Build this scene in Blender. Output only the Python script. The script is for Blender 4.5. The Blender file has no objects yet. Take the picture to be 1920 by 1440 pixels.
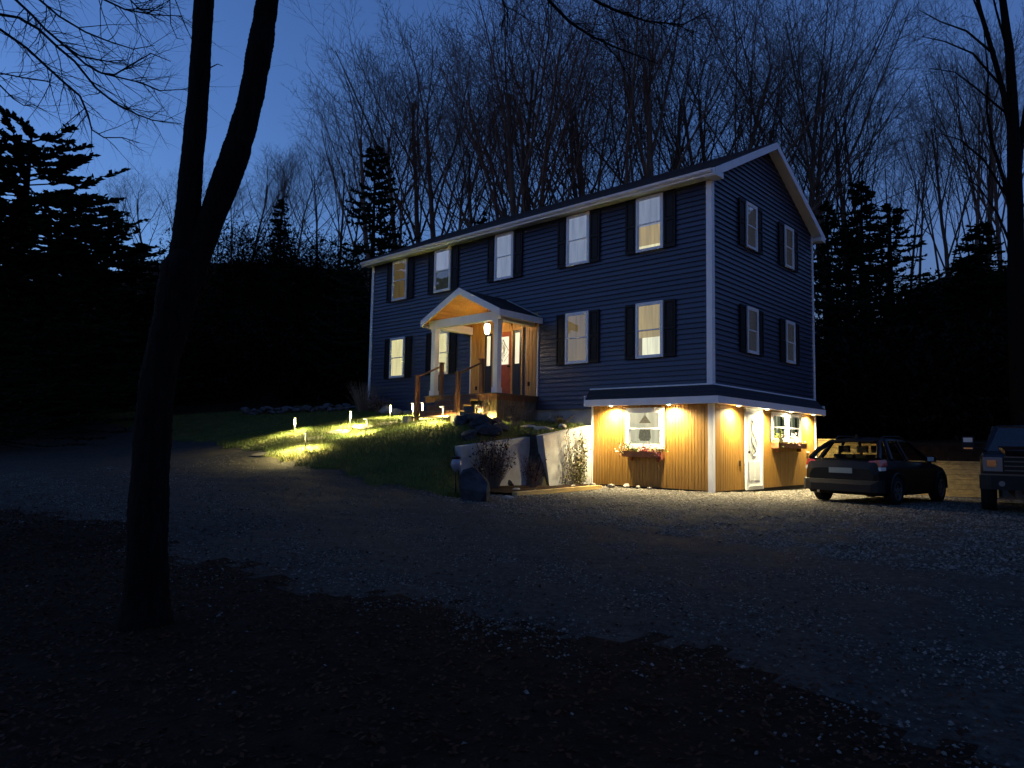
import bpy, math, random
import numpy as np
from mathutils import Vector, Matrix

scene = bpy.context.scene
COL = scene.collection
rnd = random.Random(7)

# ------------------------------------------------------------------ camera
CAM = Vector((8.0205, -15.8653, -1.5227))
cam_data = bpy.data.cameras.new("camera")
cam = bpy.data.objects.new("camera", cam_data)
COL.objects.link(cam)
_r = Vector((0.73583298, 0.67690406, 0.01872761))
_u = Vector((0.04369475, -0.07506068, 0.99622119))
_f = Vector((-0.67575187, 0.73223411, 0.08480928))
cam.matrix_world = Matrix(((_r.x, _u.x, -_f.x, CAM.x), (_r.y, _u.y, -_f.y, CAM.y), (_r.z, _u.z, -_f.z, CAM.z), (0, 0, 0, 1)))
cam_data.sensor_width = 36.0
cam_data.lens = 36.0 * 1319.92 / 1920.0
cam_data.clip_start = 0.05
cam_data.clip_end = 2000
scene.camera = cam

# ------------------------------------------------------------------ world: dusk sky, sun just at the horizon behind and left of the camera
world = bpy.data.worlds.new("World")
scene.world = world
world.use_nodes = True
wn = world.node_tree
bg = wn.nodes["Background"]
sky = wn.nodes.new("ShaderNodeTexSky")
sky.sky_type = "NISHITA"
sky.sun_disc = False
sky.sun_elevation = math.radians(-0.8)
sky.sun_rotation = math.radians(-122)
sky.ozone_density = 3.3
sky.air_density = 1.0
sky.dust_density = 0.6
sky.altitude = 200
wn.links.new(sky.outputs[0], bg.inputs[0])
bg.inputs[1].default_value = 0.15
scene.view_settings.view_transform = "Standard"
scene.view_settings.look = "None"
scene.view_settings.exposure = 3.2
scene.view_settings.gamma = 1.0
scene.view_settings.use_curve_mapping = False
scene.cycles.use_denoising = True
scene.cycles.max_bounces = 6
scene.cycles.transparent_max_bounces = 24
scene.cycles.sample_clamp_indirect = 4.0
scene.cycles.use_light_tree = True
scene.cycles.caustics_reflective = False
scene.cycles.caustics_refractive = False


# ------------------------------------------------------------------ materials
def mat(name, color, rough=0.7, noise=0.0, scale=8.0, stretch=(1, 1, 1), bump=0.0, bscale=40.0, metal=0.0, spec=0.5,
        island=0.0, color2=None, emit=None, estr=0.0, coords="Object", clear=0.0):
    m = bpy.data.materials.new(name)
    m.use_nodes = True
    nt = m.node_tree
    b = nt.nodes["Principled BSDF"]
    b.inputs["Base Color"].default_value = (*color, 1)
    b.inputs["Roughness"].default_value = rough
    b.inputs["Metallic"].default_value = metal
    b.inputs["Specular IOR Level"].default_value = spec
    b.inputs["Coat Weight"].default_value = clear
    out = None
    if noise or color2 or bump:
        tc = nt.nodes.new("ShaderNodeTexCoord")
        mp = nt.nodes.new("ShaderNodeMapping")
        mp.inputs["Scale"].default_value = stretch
        nt.links.new(tc.outputs[coords], mp.inputs[0])
    if noise or color2:
        nz = nt.nodes.new("ShaderNodeTexNoise")
        nz.inputs["Scale"].default_value = scale
        nz.inputs["Detail"].default_value = 6
        nz.inputs["Roughness"].default_value = 0.6
        nt.links.new(mp.outputs[0], nz.inputs["Vector"])
        rp = nt.nodes.new("ShaderNodeValToRGB")
        c2 = color2 or tuple(min(1, c * (1 + noise)) for c in color)
        c1 = color if color2 else tuple(c * (1 - noise) for c in color)
        rp.color_ramp.elements[0].position = 0.35
        rp.color_ramp.elements[1].position = 0.68
        rp.color_ramp.elements[0].color = (*c1, 1)
        rp.color_ramp.elements[1].color = (*c2, 1)
        nt.links.new(nz.outputs[0], rp.inputs[0])
        out = rp.outputs[0]
    if island:
        ge = nt.nodes.new("ShaderNodeNewGeometry")
        mr = nt.nodes.new("ShaderNodeMapRange")
        mr.inputs[3].default_value = 1 - island
        mr.inputs[4].default_value = 1 + island
        nt.links.new(ge.outputs["Random Per Island"], mr.inputs[0])
        mx = nt.nodes.new("ShaderNodeMix")
        mx.data_type = "RGBA"
        mx.blend_type = "MULTIPLY"
        mx.inputs[0].default_value = 1
        if out:
            nt.links.new(out, mx.inputs[6])
        else:
            mx.inputs[6].default_value = (*color, 1)
        nt.links.new(mr.outputs[0], mx.inputs[7])
        out = mx.outputs[2]
    if out:
        nt.links.new(out, b.inputs["Base Color"])
    if bump:
        n2 = nt.nodes.new("ShaderNodeTexNoise")
        n2.inputs["Scale"].default_value = bscale
        n2.inputs["Detail"].default_value = 5
        nt.links.new(mp.outputs[0], n2.inputs["Vector"])
        bp = nt.nodes.new("ShaderNodeBump")
        bp.inputs["Strength"].default_value = bump
        bp.inputs["Distance"].default_value = 0.02
        nt.links.new(n2.outputs[0], bp.inputs["Height"])
        nt.links.new(bp.outputs[0], b.inputs["Normal"])
    if emit:
        b.inputs["Emission Color"].default_value = (*emit, 1)
        b.inputs["Emission Strength"].default_value = estr
    return m


def glass_mat(name, tint=(1, 1, 1), refl=1.6):
    m = bpy.data.materials.new(name)
    m.use_nodes = True
    nt = m.node_tree
    nt.nodes.remove(nt.nodes["Principled BSDF"])
    out = nt.nodes["Material Output"]
    tr = nt.nodes.new("ShaderNodeBsdfTransparent")
    tr.inputs[0].default_value = (*tint, 1)
    gl = nt.nodes.new("ShaderNodeBsdfGlossy")
    gl.inputs["Roughness"].default_value = 0.015
    fr = nt.nodes.new("ShaderNodeFresnel")
    fr.inputs[0].default_value = 1.5
    mu = nt.nodes.new("ShaderNodeMath")
    mu.operation = "MULTIPLY"
    mu.use_clamp = True
    mu.inputs[1].default_value = refl
    nt.links.new(fr.outputs[0], mu.inputs[0])
    mx = nt.nodes.new("ShaderNodeMixShader")
    nt.links.new(mu.outputs[0], mx.inputs[0])
    nt.links.new(tr.outputs[0], mx.inputs[1])
    nt.links.new(gl.outputs[0], mx.inputs[2])
    nt.links.new(mx.outputs[0], out.inputs[0])
    return m


def emit_mat(name, color, strength):
    m = bpy.data.materials.new(name)
    m.use_nodes = True
    nt = m.node_tree
    nt.nodes.remove(nt.nodes["Principled BSDF"])
    e = nt.nodes.new("ShaderNodeEmission")
    e.inputs[0].default_value = (*color, 1)
    e.inputs[1].default_value = strength
    nt.links.new(e.outputs[0], nt.nodes["Material Output"].inputs[0])
    return m


def curtain_mat(name, color, glow, gcolor):
    """diffuse cloth plus emission in soft folds, standing in for room or outdoor light"""
    m = mat(name, color, 0.9)
    nt = m.node_tree
    b = nt.nodes["Principled BSDF"]
    tc = nt.nodes.new("ShaderNodeTexCoord")
    mp = nt.nodes.new("ShaderNodeMapping")
    mp.inputs["Scale"].default_value = (14, 14, 0.8)
    nt.links.new(tc.outputs["Object"], mp.inputs[0])
    nz = nt.nodes.new("ShaderNodeTexNoise")
    nz.inputs["Scale"].default_value = 1.0
    nz.inputs["Detail"].default_value = 3
    nt.links.new(mp.outputs[0], nz.inputs[0])
    mr = nt.nodes.new("ShaderNodeMapRange")
    mr.inputs[1].default_value = 0.3
    mr.inputs[2].default_value = 0.7
    mr.inputs[3].default_value = glow * 0.7 * 0.6
    mr.inputs[4].default_value = glow * 1.2 * 0.6
    nt.links.new(nz.outputs[0], mr.inputs[0])
    nt.links.new(mr.outputs[0], b.inputs["Emission Strength"])
    b.inputs["Emission Color"].default_value = (*gcolor, 1)
    return m


M = {}
M["siding"] = mat("navy_vinyl", (0.036, 0.042, 0.074), 0.36, noise=0.15, scale=3, bump=0.15, bscale=90, stretch=(0.15, 1, 3))
_nt = M["siding"].node_tree
_oi = _nt.nodes.new("ShaderNodeObjectInfo")
_mr = _nt.nodes.new("ShaderNodeMapRange")
_mr.inputs[3].default_value, _mr.inputs[4].default_value = 0.82, 1.18
_mx = _nt.nodes.new("ShaderNodeMix")
_mx.data_type, _mx.blend_type = "RGBA", "MULTIPLY"
_mx.inputs[0].default_value = 1.0
_b = _nt.nodes["Principled BSDF"]
_nt.links.new(_oi.outputs["Random"], _mr.inputs[0])
_nt.links.new(_b.inputs["Base Color"].links[0].from_socket, _mx.inputs[6])
_nt.links.new(_mr.outputs[0], _mx.inputs[7])
_nt.links.new(_mx.outputs[2], _b.inputs["Base Color"])
M["trim"] = mat("white_trim", (0.76, 0.77, 0.79), 0.5, noise=0.06, scale=2)
M["vinyl"] = mat("white_window_vinyl", (0.72, 0.73, 0.75), 0.35)
M["shutter"] = mat("black_shutter", (0.0045, 0.0045, 0.006), 0.6, spec=0.25)
M["shingle"] = mat("dark_shingle", (0.022, 0.023, 0.030), 0.9, noise=0.4, scale=30, island=0.25, bump=0.5, bscale=120)
M["concrete"] = mat("concrete", (0.36, 0.36, 0.35), 0.9, noise=0.18, scale=3, bump=0.4, bscale=30)
M["cedar"] = mat("cedar", (0.23, 0.112, 0.016), 0.5, color2=(0.35, 0.185, 0.032), scale=3.0, stretch=(9, 9, 0.6), bump=0.15, bscale=8, island=0.07)
M["cedar_porch_lit"] = mat("cedar_porch_lit", (0.44, 0.20, 0.04), 0.5, color2=(0.60, 0.31, 0.07), scale=3.0, stretch=(9, 9, 0.6), bump=0.15, bscale=8, island=0.07)  # cedar copied lighter, to stand in for brighter light under the porch
M["pine_board"] = mat("pine_board", (0.52, 0.25, 0.05), 0.5, color2=(0.66, 0.35, 0.085), scale=4.0, stretch=(2, 6, 6), bump=0.2, bscale=8, island=0.15)
M["rail"] = mat("stained_rail", (0.16, 0.065, 0.022), 0.55, noise=0.3, scale=6, stretch=(4, 4, 0.5), island=0.1)
M["weathered"] = mat("weathered_board", (0.16, 0.115, 0.065), 0.8, noise=0.35, scale=4, stretch=(6, 6, 0.6), island=0.25)
M["deck"] = mat("deck_board", (0.14, 0.09, 0.06), 0.7, noise=0.3, scale=5, stretch=(0.6, 6, 6), island=0.2)
M["timber"] = mat("timber", (0.50, 0.34, 0.11), 0.75, noise=0.3, scale=3, stretch=(0.5, 5, 5), island=0.2, bump=0.3, bscale=12)
M["door_red"] = mat("red_door", (0.36, 0.075, 0.02), 0.4, noise=0.15, scale=5)
M["door_white"] = mat("white_door", (0.7, 0.72, 0.7), 0.4)
M["black_frame"] = mat("black_frame", (0.012, 0.012, 0.014), 0.4)
M["iron"] = mat("black_iron", (0.015, 0.015, 0.015), 0.4, metal=0.6)
M["glass"] = glass_mat("window_glass", (0.93, 0.96, 0.95), 3.0)
M["car_glass"] = glass_mat("car_glass", (0.58, 0.60, 0.60), 1.1)
M["truck_glass"] = glass_mat("truck_glass", (0.30, 0.32, 0.34), 0.14)
M["frosted"] = mat("frosted_glass", (0.7, 0.7, 0.66), 0.35, emit=(1.0, 0.86, 0.55), estr=0.085)
M["door_glass"] = mat("door_glass", (0.7, 0.7, 0.66), 0.3, emit=(1.0, 0.90, 0.62), estr=0.085)
M["lead"] = mat("lead_came", (0.10, 0.10, 0.09), 0.5)
M["lens"] = emit_mat("lamp_lens", (1.0, 0.82, 0.48), 14.0)
M["lantern_glow"] = emit_mat("lantern_glow", (1.0, 0.86, 0.56), 2.2)
M["path_glow"] = emit_mat("path_lamp_glow", (1.0, 0.80, 0.36), 1.5)
M["path_head"] = mat("path_lamp_metal", (0.34, 0.34, 0.31), 0.4, metal=0.2)
M["path_post"] = mat("path_post", (0.02, 0.02, 0.02), 0.6)
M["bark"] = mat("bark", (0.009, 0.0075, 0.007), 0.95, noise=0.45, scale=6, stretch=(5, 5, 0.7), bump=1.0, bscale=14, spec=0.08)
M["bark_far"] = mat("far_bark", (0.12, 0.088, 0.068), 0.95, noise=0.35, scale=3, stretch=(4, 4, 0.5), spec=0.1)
M["needles"] = mat("needles", (0.012, 0.020, 0.011), 0.85, island=0.5, spec=0.1)
M["brush"] = mat("brush", (0.012, 0.010, 0.008), 0.95, island=0.5, spec=0.05)
M["dry_stem"] = mat("dry_stem", (0.20, 0.14, 0.10), 0.9, island=0.35)
M["grass"] = mat("grass_blade", (0.055, 0.095, 0.014), 0.7, color2=(0.11, 0.125, 0.022), scale=1.1, coords="Object", island=0.35)
M["lawn"] = mat("lawn_soil", (0.045, 0.050, 0.014), 0.95, color2=(0.10, 0.085, 0.028), scale=2.2, bump=0.8, bscale=25, spec=0.05)
M["gravel"] = mat("gravel_bed", (0.030, 0.027, 0.022), 0.9, color2=(0.070, 0.063, 0.053), scale=14, bump=1.0, bscale=45, spec=0.08)
M["pebble"] = mat("pebble", (0.125, 0.112, 0.092), 0.75, island=0.6, spec=0.2)
M["litter_soil"] = mat("litter_soil", (0.015, 0.0085, 0.0055), 0.95, color2=(0.032, 0.018, 0.011), scale=5, bump=1.0, bscale=30, spec=0.05)
M["dead_leaf"] = mat("dead_leaf", (0.042, 0.017, 0.007), 0.75, island=0.6, spec=0.12)
M["rock"] = mat("rock", (0.10, 0.10, 0.105), 0.9, noise=0.4, scale=5, bump=0.9, bscale=14, spec=0.15)
M["dark_rock"] = mat("dark_rock", (0.035, 0.038, 0.045), 0.85, noise=0.4, scale=4, bump=0.9, bscale=12, spec=0.15)
M["pale_stone"] = mat("pale_stone", (0.32, 0.29, 0.24), 0.85, noise=0.25, scale=6, bump=0.6, bscale=20)
M["flag"] = mat("flagstone", (0.11, 0.095, 0.07), 0.85, noise=0.3, scale=6, bump=0.5, bscale=20)
M["leaf_green"] = mat("leaf_green", (0.10, 0.13, 0.02), 0.6, island=0.5)
M["leaf_ivy"] = mat("leaf_ivy", (0.09, 0.085, 0.025), 0.65, island=0.5)
M["petal_red"] = mat("petal_red", (0.48, 0.10, 0.13), 0.6, island=0.4)
M["petal_pale"] = mat("petal_pale", (0.62, 0.42, 0.40), 0.6, island=0.3)
M["box_wood"] = mat("planter_wood", (0.22, 0.075, 0.025), 0.6, noise=0.3, scale=6)
M["car_paint"] = mat("car_paint", (0.003, 0.0033, 0.0042), 0.38, spec=0.2, clear=0.05)
M["truck_paint"] = mat("truck_paint", (0.004, 0.005, 0.009), 0.32, spec=0.25, clear=0.15)
M["tyre"] = mat("tyre", (0.012, 0.012, 0.012), 0.85, spec=0.15)
M["rim"] = mat("alloy_rim", (0.25, 0.25, 0.26), 0.35, metal=0.8)
M["chrome"] = mat("chrome", (0.6, 0.6, 0.62), 0.12, metal=1.0)
M["plastic"] = mat("black_plastic", (0.008, 0.008, 0.008), 0.6, spec=0.25)
M["tail_red"] = mat("tail_lamp_red", (0.40, 0.02, 0.015), 0.25, clear=0.5)
M["lamp_clear"] = mat("lamp_clear", (0.6, 0.6, 0.58), 0.15, clear=0.6)
M["truck_lamp"] = mat("truck_lamp", (0.16, 0.16, 0.16), 0.2, clear=0.4)
M["dark_chrome"] = mat("dark_chrome", (0.10, 0.10, 0.11), 0.3, metal=1.0)
M["plate"] = mat("number_plate", (0.22, 0.26, 0.24), 0.5)
M["shed"] = mat("shed_wall", (0.030, 0.030, 0.033), 0.9, noise=0.3, scale=4)
M["shed_roof"] = mat("shed_metal", (0.14, 0.15, 0.16), 0.5, noise=0.2, scale=3)


# ------------------------------------------------------------------ mesh helpers
class MB:
    def __init__(self):
        self.v, self.f = [], []

    def add(self, vs, fs):
        o = len(self.v)
        self.v.extend(tuple(p) for p in vs)
        self.f.extend(tuple(i + o for i in t) for t in fs)
        return self

    def box(self, a, b, T=None):
        x0, y0, z0 = a
        x1, y1, z1 = b
        vs = [(x0, y0, z0), (x1, y0, z0), (x1, y1, z0), (x0, y1, z0), (x0, y0, z1), (x1, y0, z1), (x1, y1, z1), (x0, y1, z1)]
        if T:
            vs = [T(p) for p in vs]
        return self.add(vs, [(0, 3, 2, 1), (4, 5, 6, 7), (0, 1, 5, 4), (1, 2, 6, 5), (2, 3, 7, 6), (3, 0, 4, 7)])

    def prism(self, poly, d0, d1, T):
        n = len(poly)
        vs = [T((p[0], p[1], d0)) for p in poly] + [T((p[0], p[1], d1)) for p in poly]
        fs = [tuple(range(n)), tuple(range(2 * n - 1, n - 1, -1))]
        fs += [(i, i + n, (i + 1) % n + n, (i + 1) % n) for i in range(n)]
        return self.add(vs, fs)

    def tube(self, pts, rads, n=6, cap=True):
        pts = [Vector(p) for p in pts]
        o = len(self.v)
        prev = None
        for i, p in enumerate(pts):
            t = (pts[min(i + 1, len(pts) - 1)] - pts[max(i - 1, 0)])
            if t.length < 1e-9:
                t = Vector((0, 0, 1))
            t.normalize()
            if prev is None:
                a = Vector((1, 0, 0)) if abs(t.x) < 0.8 else Vector((0, 1, 0))
                a = (a - t * a.dot(t)).normalized()
            else:
                a = prev - t * prev.dot(t)
                a = a.normalized() if a.length > 1e-6 else Vector((1, 0, 0))
            prev = a
            b = t.cross(a)
            r = rads[i]
            for k in range(n):
                an = 2 * math.pi * k / n
                q = p + a * (r * math.cos(an)) + b * (r * math.sin(an))
                self.v.append((q.x, q.y, q.z))
        for i in range(len(pts) - 1):
            for k in range(n):
                k2 = (k + 1) % n
                self.f.append((o + i * n + k, o + i * n + k2, o + (i + 1) * n + k2, o + (i + 1) * n + k))
        if cap and n > 2:
            self.f.append(tuple(o + k for k in range(n - 1, -1, -1)))
            e = o + (len(pts) - 1) * n
            self.f.append(tuple(e + k for k in range(n)))
        return self

    def lathe(self, prof, n=16, T=None, ax="z"):
        """prof: list of (r, h)"""
        vs = []
        for r, h in prof:
            for k in range(n):
                a = 2 * math.pi * k / n
                p = (r * math.cos(a), r * math.sin(a), h)
                if ax == "x":
                    p = (h, r * math.cos(a), r * math.sin(a))
                if ax == "y":
                    p = (r * math.cos(a), h, r * math.sin(a))
                vs.append(T(p) if T else p)
        fs = []
        for i in range(len(prof) - 1):
            for k in range(n):
                k2 = (k + 1) % n
                fs.append((i * n + k, i * n + k2, (i + 1) * n + k2, (i + 1) * n + k))
        return self.add(vs, fs)

    def build(self, name, m, parent=None, smooth=False, kind=None):
        me = bpy.data.meshes.new(name)
        me.from_pydata(self.v, [], self.f)
        me.materials.append(m)
        if smooth:
            me.shade_smooth()
        o = bpy.data.objects.new(name, me)
        COL.objects.link(o)
        if parent:
            o.parent = parent
        if kind:
            o["kind"] = kind
        return o


def np_mesh(name, verts, faces, m, parent=None, kind=None, smooth=False):
    """verts (n,3), faces (k,3 or 4) arrays"""
    me = bpy.data.meshes.new(name)
    n, k, s = len(verts), len(faces), faces.shape[1]
    me.vertices.add(n)
    me.vertices.foreach_set("co", np.asarray(verts, np.float32).ravel())
    me.loops.add(k * s)
    me.loops.foreach_set("vertex_index", np.asarray(faces, np.int32).ravel())
    me.polygons.add(k)
    me.polygons.foreach_set("loop_start", np.arange(0, k * s, s, dtype=np.int32))
    me.update(calc_edges=True)
    me.validate()
    me.materials.append(m)
    if smooth:
        me.shade_smooth()
    o = bpy.data.objects.new(name, me)
    COL.objects.link(o)
    if parent:
        o.parent = parent
    if kind:
        o["kind"] = kind
    return o


def tag(o, label, cat, group=None):
    o["label"] = label
    o["category"] = cat
    if group:
        o["group"] = group
    return o


def thing(name, label, cat, loc=(0, 0, 0), rz=0.0, group=None):
    o = bpy.data.objects.new(name, None)
    COL.objects.link(o)
    o.location = loc
    o.rotation_euler = (0, 0, rz)
    return tag(o, label, cat, group)


def copy_tree(o, parent=None):
    c = o.copy()
    COL.objects.link(c)
    if parent:
        c.parent = parent
    for ch in list(o.children):
        copy_tree(ch, c)
    return c


def lamp(name, kind, loc, energy, color, parent=None, target=None, size=0.05, angle=120, blend=0.5):
    ld = bpy.data.lights.new(name, kind)
    ld.energy = energy
    ld.color = color
    ld.shadow_soft_size = size
    if kind == "SPOT":
        ld.spot_size = math.radians(angle)
        ld.spot_blend = blend
    o = bpy.data.objects.new(name, ld)
    COL.objects.link(o)
    o.location = loc
    if target is not None:
        d = Vector(target) - Vector(loc)
        o.rotation_euler = d.to_track_quat("-Z", "Y").to_euler()
    if parent:
        o.parent = parent
    return o


# ------------------------------------------------------------------ terrain
LOW = [(0, 0, -2.6), (-2, -.4, -2.61), (0, 6.9, -2.72), (-3.5, -.2, -2.62), (-3.9, -3.2, -2.63), (2, 1.8, -2.72), (5, 1.3, -2.72), (3.2, 7.1, -2.80),
       (-2.1, -4.6, -2.63), (8, -15.9, -3.12), (2.3, -12, -2.98), (-2.7, -11.7, -2.9), (-4.7, -13.2, -2.85), (4.3, -11.8, -2.98), (6.8, -12.1, -3.0),
       (12, 0, -2.8), (15, 5, -2.85), (10, 9, -2.85), (2.6, 9.4, -2.88), (-.8, 9.4, -2.85), (20, -10, -3.0), (8, -25, -3.2), (0, -22, -3.0),
       (30, 5, -2.9), (6, -6, -2.86), (12, -8, -2.95), (0, -5, -2.75), (2, -8, -2.86), (-2.7, -6.0, -2.66), (-1.0, -7, -2.74)]
BOTH = [(-4.48, -6.92, -2.4), (-2.9, -6.6, -2.60), (-2.75, -8.3, -2.66), (-7.3, -7.3, -2.12), (-5.5, -8.5, -2.32), (-11.8, -6.3, -1.90), (-16.7, -5.9, -1.69), (-10, -9.5, -2.18),
        (-16, -10, -1.9), (-25, -12, -1.7), (-12, -16, -2.4), (-26.7, -7.0, -.75), (-40, -20, -1.2), (-60, -5, .5), (-40, -40, -1.5), (0, -45, -3)]
UP = [(-11.44, -4.49, -1.28), (-7.66, -6.41, -1.80), (-9.78, -3.67, -1.10), (-8.67, -3.97, -1.34), (-10.35, -1.76, -.80), (-9.36, -1.54, -.75),
      (-8.4, -1.6, -.74), (-7.2, -1.8, -.80), (-6, -1.8, -.88), (-7.1, -2.8, -.90), (-14, -.1, -.34), (-12.4, -.1, -.46), (-10, -.1, -.62), (-8, -.1, -.74), (-5.5, -.1, -.86),
      (-3.7, -.1, -.98), (-3.7, -1.8, -1.26), (-4.3, -2.2, -1.28), (-4.4, -4.2, -1.60), (-5.0, -3.0, -1.10), (-5.2, -4.8, -1.62), (-3.9, -5.1, -2.05),
      (-30.9, -4.1, -.30), (-20, 2, -.2), (-17, -.8, -.42), (-13.8, -.6, -.40), (-14, 5, 0.0), (-14, 8, .2), (-25, 10, .8), (-40, 5, .6), (-16, -3, -.85), (-21, -4, -.75), (-5, 8, -.4), (0, 9, -.8)]


class RBF:
    def __init__(self, pts):
        P = np.array(pts, float)
        self.X = P[:, :2]
        n = len(P)
        d = np.linalg.norm(self.X[:, None] - self.X[None], axis=2)
        A = np.zeros((n + 1, n + 1))
        A[:n, :n] = -d - np.eye(n) * 0.15
        A[:n, n] = 1
        A[n, :n] = 1
        self.w = np.linalg.solve(A, np.append(P[:, 2], 0))

    def __call__(self, x, y):
        x = np.asarray(x, float)
        y = np.asarray(y, float)
        out = np.full(x.shape, self.w[-1])
        for (a, b), w in zip(self.X, self.w[:-1]):
            out -= w * np.sqrt((x - a) ** 2 + (y - b) ** 2 + 0.04)
        return out


rbf_low, rbf_up = RBF(LOW + BOTH), RBF(UP + BOTH)


def sstep(a, b, x):
    t = np.clip((x - a) / (b - a), 0, 1)
    return t * t * (3 - 2 * t)


def ground_z(x, y):
    x = np.asarray(x, float)
    y = np.asarray(y, float)
    lo, up = rbf_low(x, y), rbf_up(x, y)
    xw = np.where(y > -2.0, -3.72, np.where(y > -4.35, -4.27, -4.27 + np.clip(-4.35 - y, 0, 3) * 0.75))
    de = 0.02 + 1.0 * sstep(-4.3, -5.8, y)
    t = sstep(xw + de, xw - de, x)
    z = lo * (1 - t) + up * t
    # wooded hill behind the house and the timber wall
    dist = np.maximum(0, (y - 9.55) * 0.92 + np.clip(-x - 16, 0, 60) * 0.35)
    hill = -1.25 + 0.06 * np.minimum(dist, 6) + 0.44 * np.clip(dist - 6, 0, 30) * (1 - 0.5 * sstep(-4, -14, x))
    tl = 7.45 + np.clip(x + 0.25, -0.2, 5.2) * 0.528
    k = sstep(tl, tl + 0.25, y) * sstep(-3.0, -1.0, x) + sstep(9.0, 13.0, y) * sstep(-1.0, -3.0, x)
    k = np.clip(k, 0, 1) * sstep(8.0, 4.0, x - np.clip((y - 10), 0, 12) * 1.2)
    z = z * (1 - k) + np.maximum(hill, z) * k
    far = sstep(12, 30, y) * sstep(4, 12, x)
    z = z + far * (0.34 * np.clip(y - 14, 0, 34))
    z = z + sstep(-3, 7, y) * 0.47 * np.clip(-x - 23 + 0.3 * np.clip(y, 0, 20), 0, 18)
    # far hills left and behind
    z = z + 0.16 * np.clip(-x - 34, 0, 40) + 0.02 * np.clip(y - 30, 0, 80)
    return z


def gz(x, y):
    return float(ground_z(np.array([x]), np.array([y]))[0])


def lawn_mask(x, y):
    """lawn lies above the curved drive edge and left of the retaining walls"""
    ex = np.array([-60, -26, -16.7, -11.8, -9.6, -7.4, -4.6, -2.9, -2.4])
    ey = np.array([-9.5, -6.6, -5.7, -6.1, -6.6, -7.2, -6.85, -6.3, -5.7])
    wob = 0.12 * np.sin(x * 3.1 + np.sin(y * 2)) + 0.08 * np.sin(x * 7.7)
    edge = np.interp(x, ex, ey) + wob
    xw = np.where(y > -2.0, -3.6, np.where(y > -4.35, -4.2, -4.2 + np.clip(-4.35 - y, 0, 3) * 1.05))
    return (y > edge) & (x < xw) & (y < 9.6) & ~((x < -23) & (y > -3.5))


def litter_mask(x, y):
    """leaf-strewn ground in front of the drive, and the wooded hill"""
    ex = np.array([-60, -14, -8, -4.7, -2.7, 0, 2.3, 4.3, 5.9, 6.8, 8.5, 11, 30])
    ey = np.array([-24, -17, -14.8, -13.1, -12.1, -12.1, -11.9, -11.4, -11.2, -11.4, -12.2, -13.8, -20])
    wob = 0.18 * np.sin(x * 2.3 + y) + 0.1 * np.sin(x * 6.1)
    front = y < np.interp(x, ex, ey) + wob
    hill = ((x < -23) & (y > -3.5)) | ((y > 7.5 + np.clip(x + 0.25, -0.2, 5.2) * 0.528) & (x < 5 + (y - 9.6) * 1.0)) | (y > 22)
    return front | hill


xs = np.concatenate([np.linspace(-160, -26, 45)[:-1], np.arange(-26, 14, 0.16), np.linspace(14, 140, 40)])
ys = np.concatenate([np.linspace(-90, -17, 25)[:-1], np.arange(-17, 12, 0.16), np.linspace(12, 170, 45)])
GX, GY = np.meshgrid(xs, ys)
GZ = ground_z(GX, GY)
nz_small = 0.018 * np.sin(GX * 5.1 + 1.3 * np.sin(GY * 3.7)) * np.sin(GY * 4.3 + np.sin(GX * 2.9))
inner = (GX > -26) & (GX < 14) & (GY > -17) & (GY < 9)
GZ = GZ + np.where(inner, nz_small, 0)
idx = np.arange(GX.size).reshape(GX.shape)
quads = np.stack([idx[:-1, :-1], idx[:-1, 1:], idx[1:, 1:], idx[1:, :-1]], -1).reshape(-1, 4)
cx, cy = GX.ravel()[quads].mean(1), GY.ravel()[quads].mean(1)
lm, tm = lawn_mask(cx, cy), litter_mask(cx, cy + np.where(cy < -5, np.random.RandomState(31).normal(0, 0.13, len(cy)), 0))
tm = tm & ~lm
V = np.stack([GX.ravel(), GY.ravel(), GZ.ravel()], 1)


def sub_mesh(name, sel, m):
    q = quads[sel]
    used, inv = np.unique(q, return_inverse=True)
    return np_mesh(name, V[used], inv.reshape(q.shape), m, kind="structure", smooth=True)


sub_mesh("lawn", lm, M["lawn"])
sub_mesh("forest_floor", tm, M["litter_soil"])
sub_mesh("driveway", ~lm & ~tm, M["gravel"])


def scatter(n, x0, x1, y0, y1, cond, seed, dens=None):
    r = np.random.RandomState(seed)
    X, Y = r.uniform(x0, x1, n), r.uniform(y0, y1, n)
    k = cond(X, Y)
    return X[k], Y[k], r


# pebbles lying on the drive
def pebbles(name, X, Y, smin, smax, r):
    n = len(X)
    Z = ground_z(X, Y)
    s = r.uniform(smin, smax, n) * r.choice([0.7, 0.8, 1, 1, 1.2, 1.5], n)
    base = np.array([(1, 0, 0), (0.3, 0.9, 0.05), (-0.8, 0.5, 0), (-0.6, -0.7, 0.05), (0.4, -0.9, 0), (0.1, 0.1, 0.75), (-0.25, -0.1, 0.6)])
    a = r.uniform(0, 6.28, n)
    ca, sa = np.cos(a), np.sin(a)
    b = base[None] * s[:, None, None] * r.uniform(0.7, 1.3, (n, 7, 1))
    tilt = r.uniform(-0.4, 0.4, (n, 2))
    b[:, :, 2] += b[:, :, 0] * tilt[:, :1] + b[:, :, 1] * tilt[:, 1:]
    P = np.stack([b[:, :, 0] * ca[:, None] - b[:, :, 1] * sa[:, None] + X[:, None],
                  b[:, :, 0] * sa[:, None] + b[:, :, 1] * ca[:, None] + Y[:, None],
                  b[:, :, 2] + Z[:, None] + 0.003], -1)
    tri = np.array([(0, 1, 5), (1, 2, 6), (1, 6, 5), (2, 3, 6), (3, 4, 6), (4, 5, 6), (4, 0, 5)])
    F = (tri[None] + (np.arange(n) * 7)[:, None, None]).reshape(-1, 3)
    o = np_mesh(name, P.reshape(-1, 3), F, M["pebble"], kind="stuff")
    return o


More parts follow.
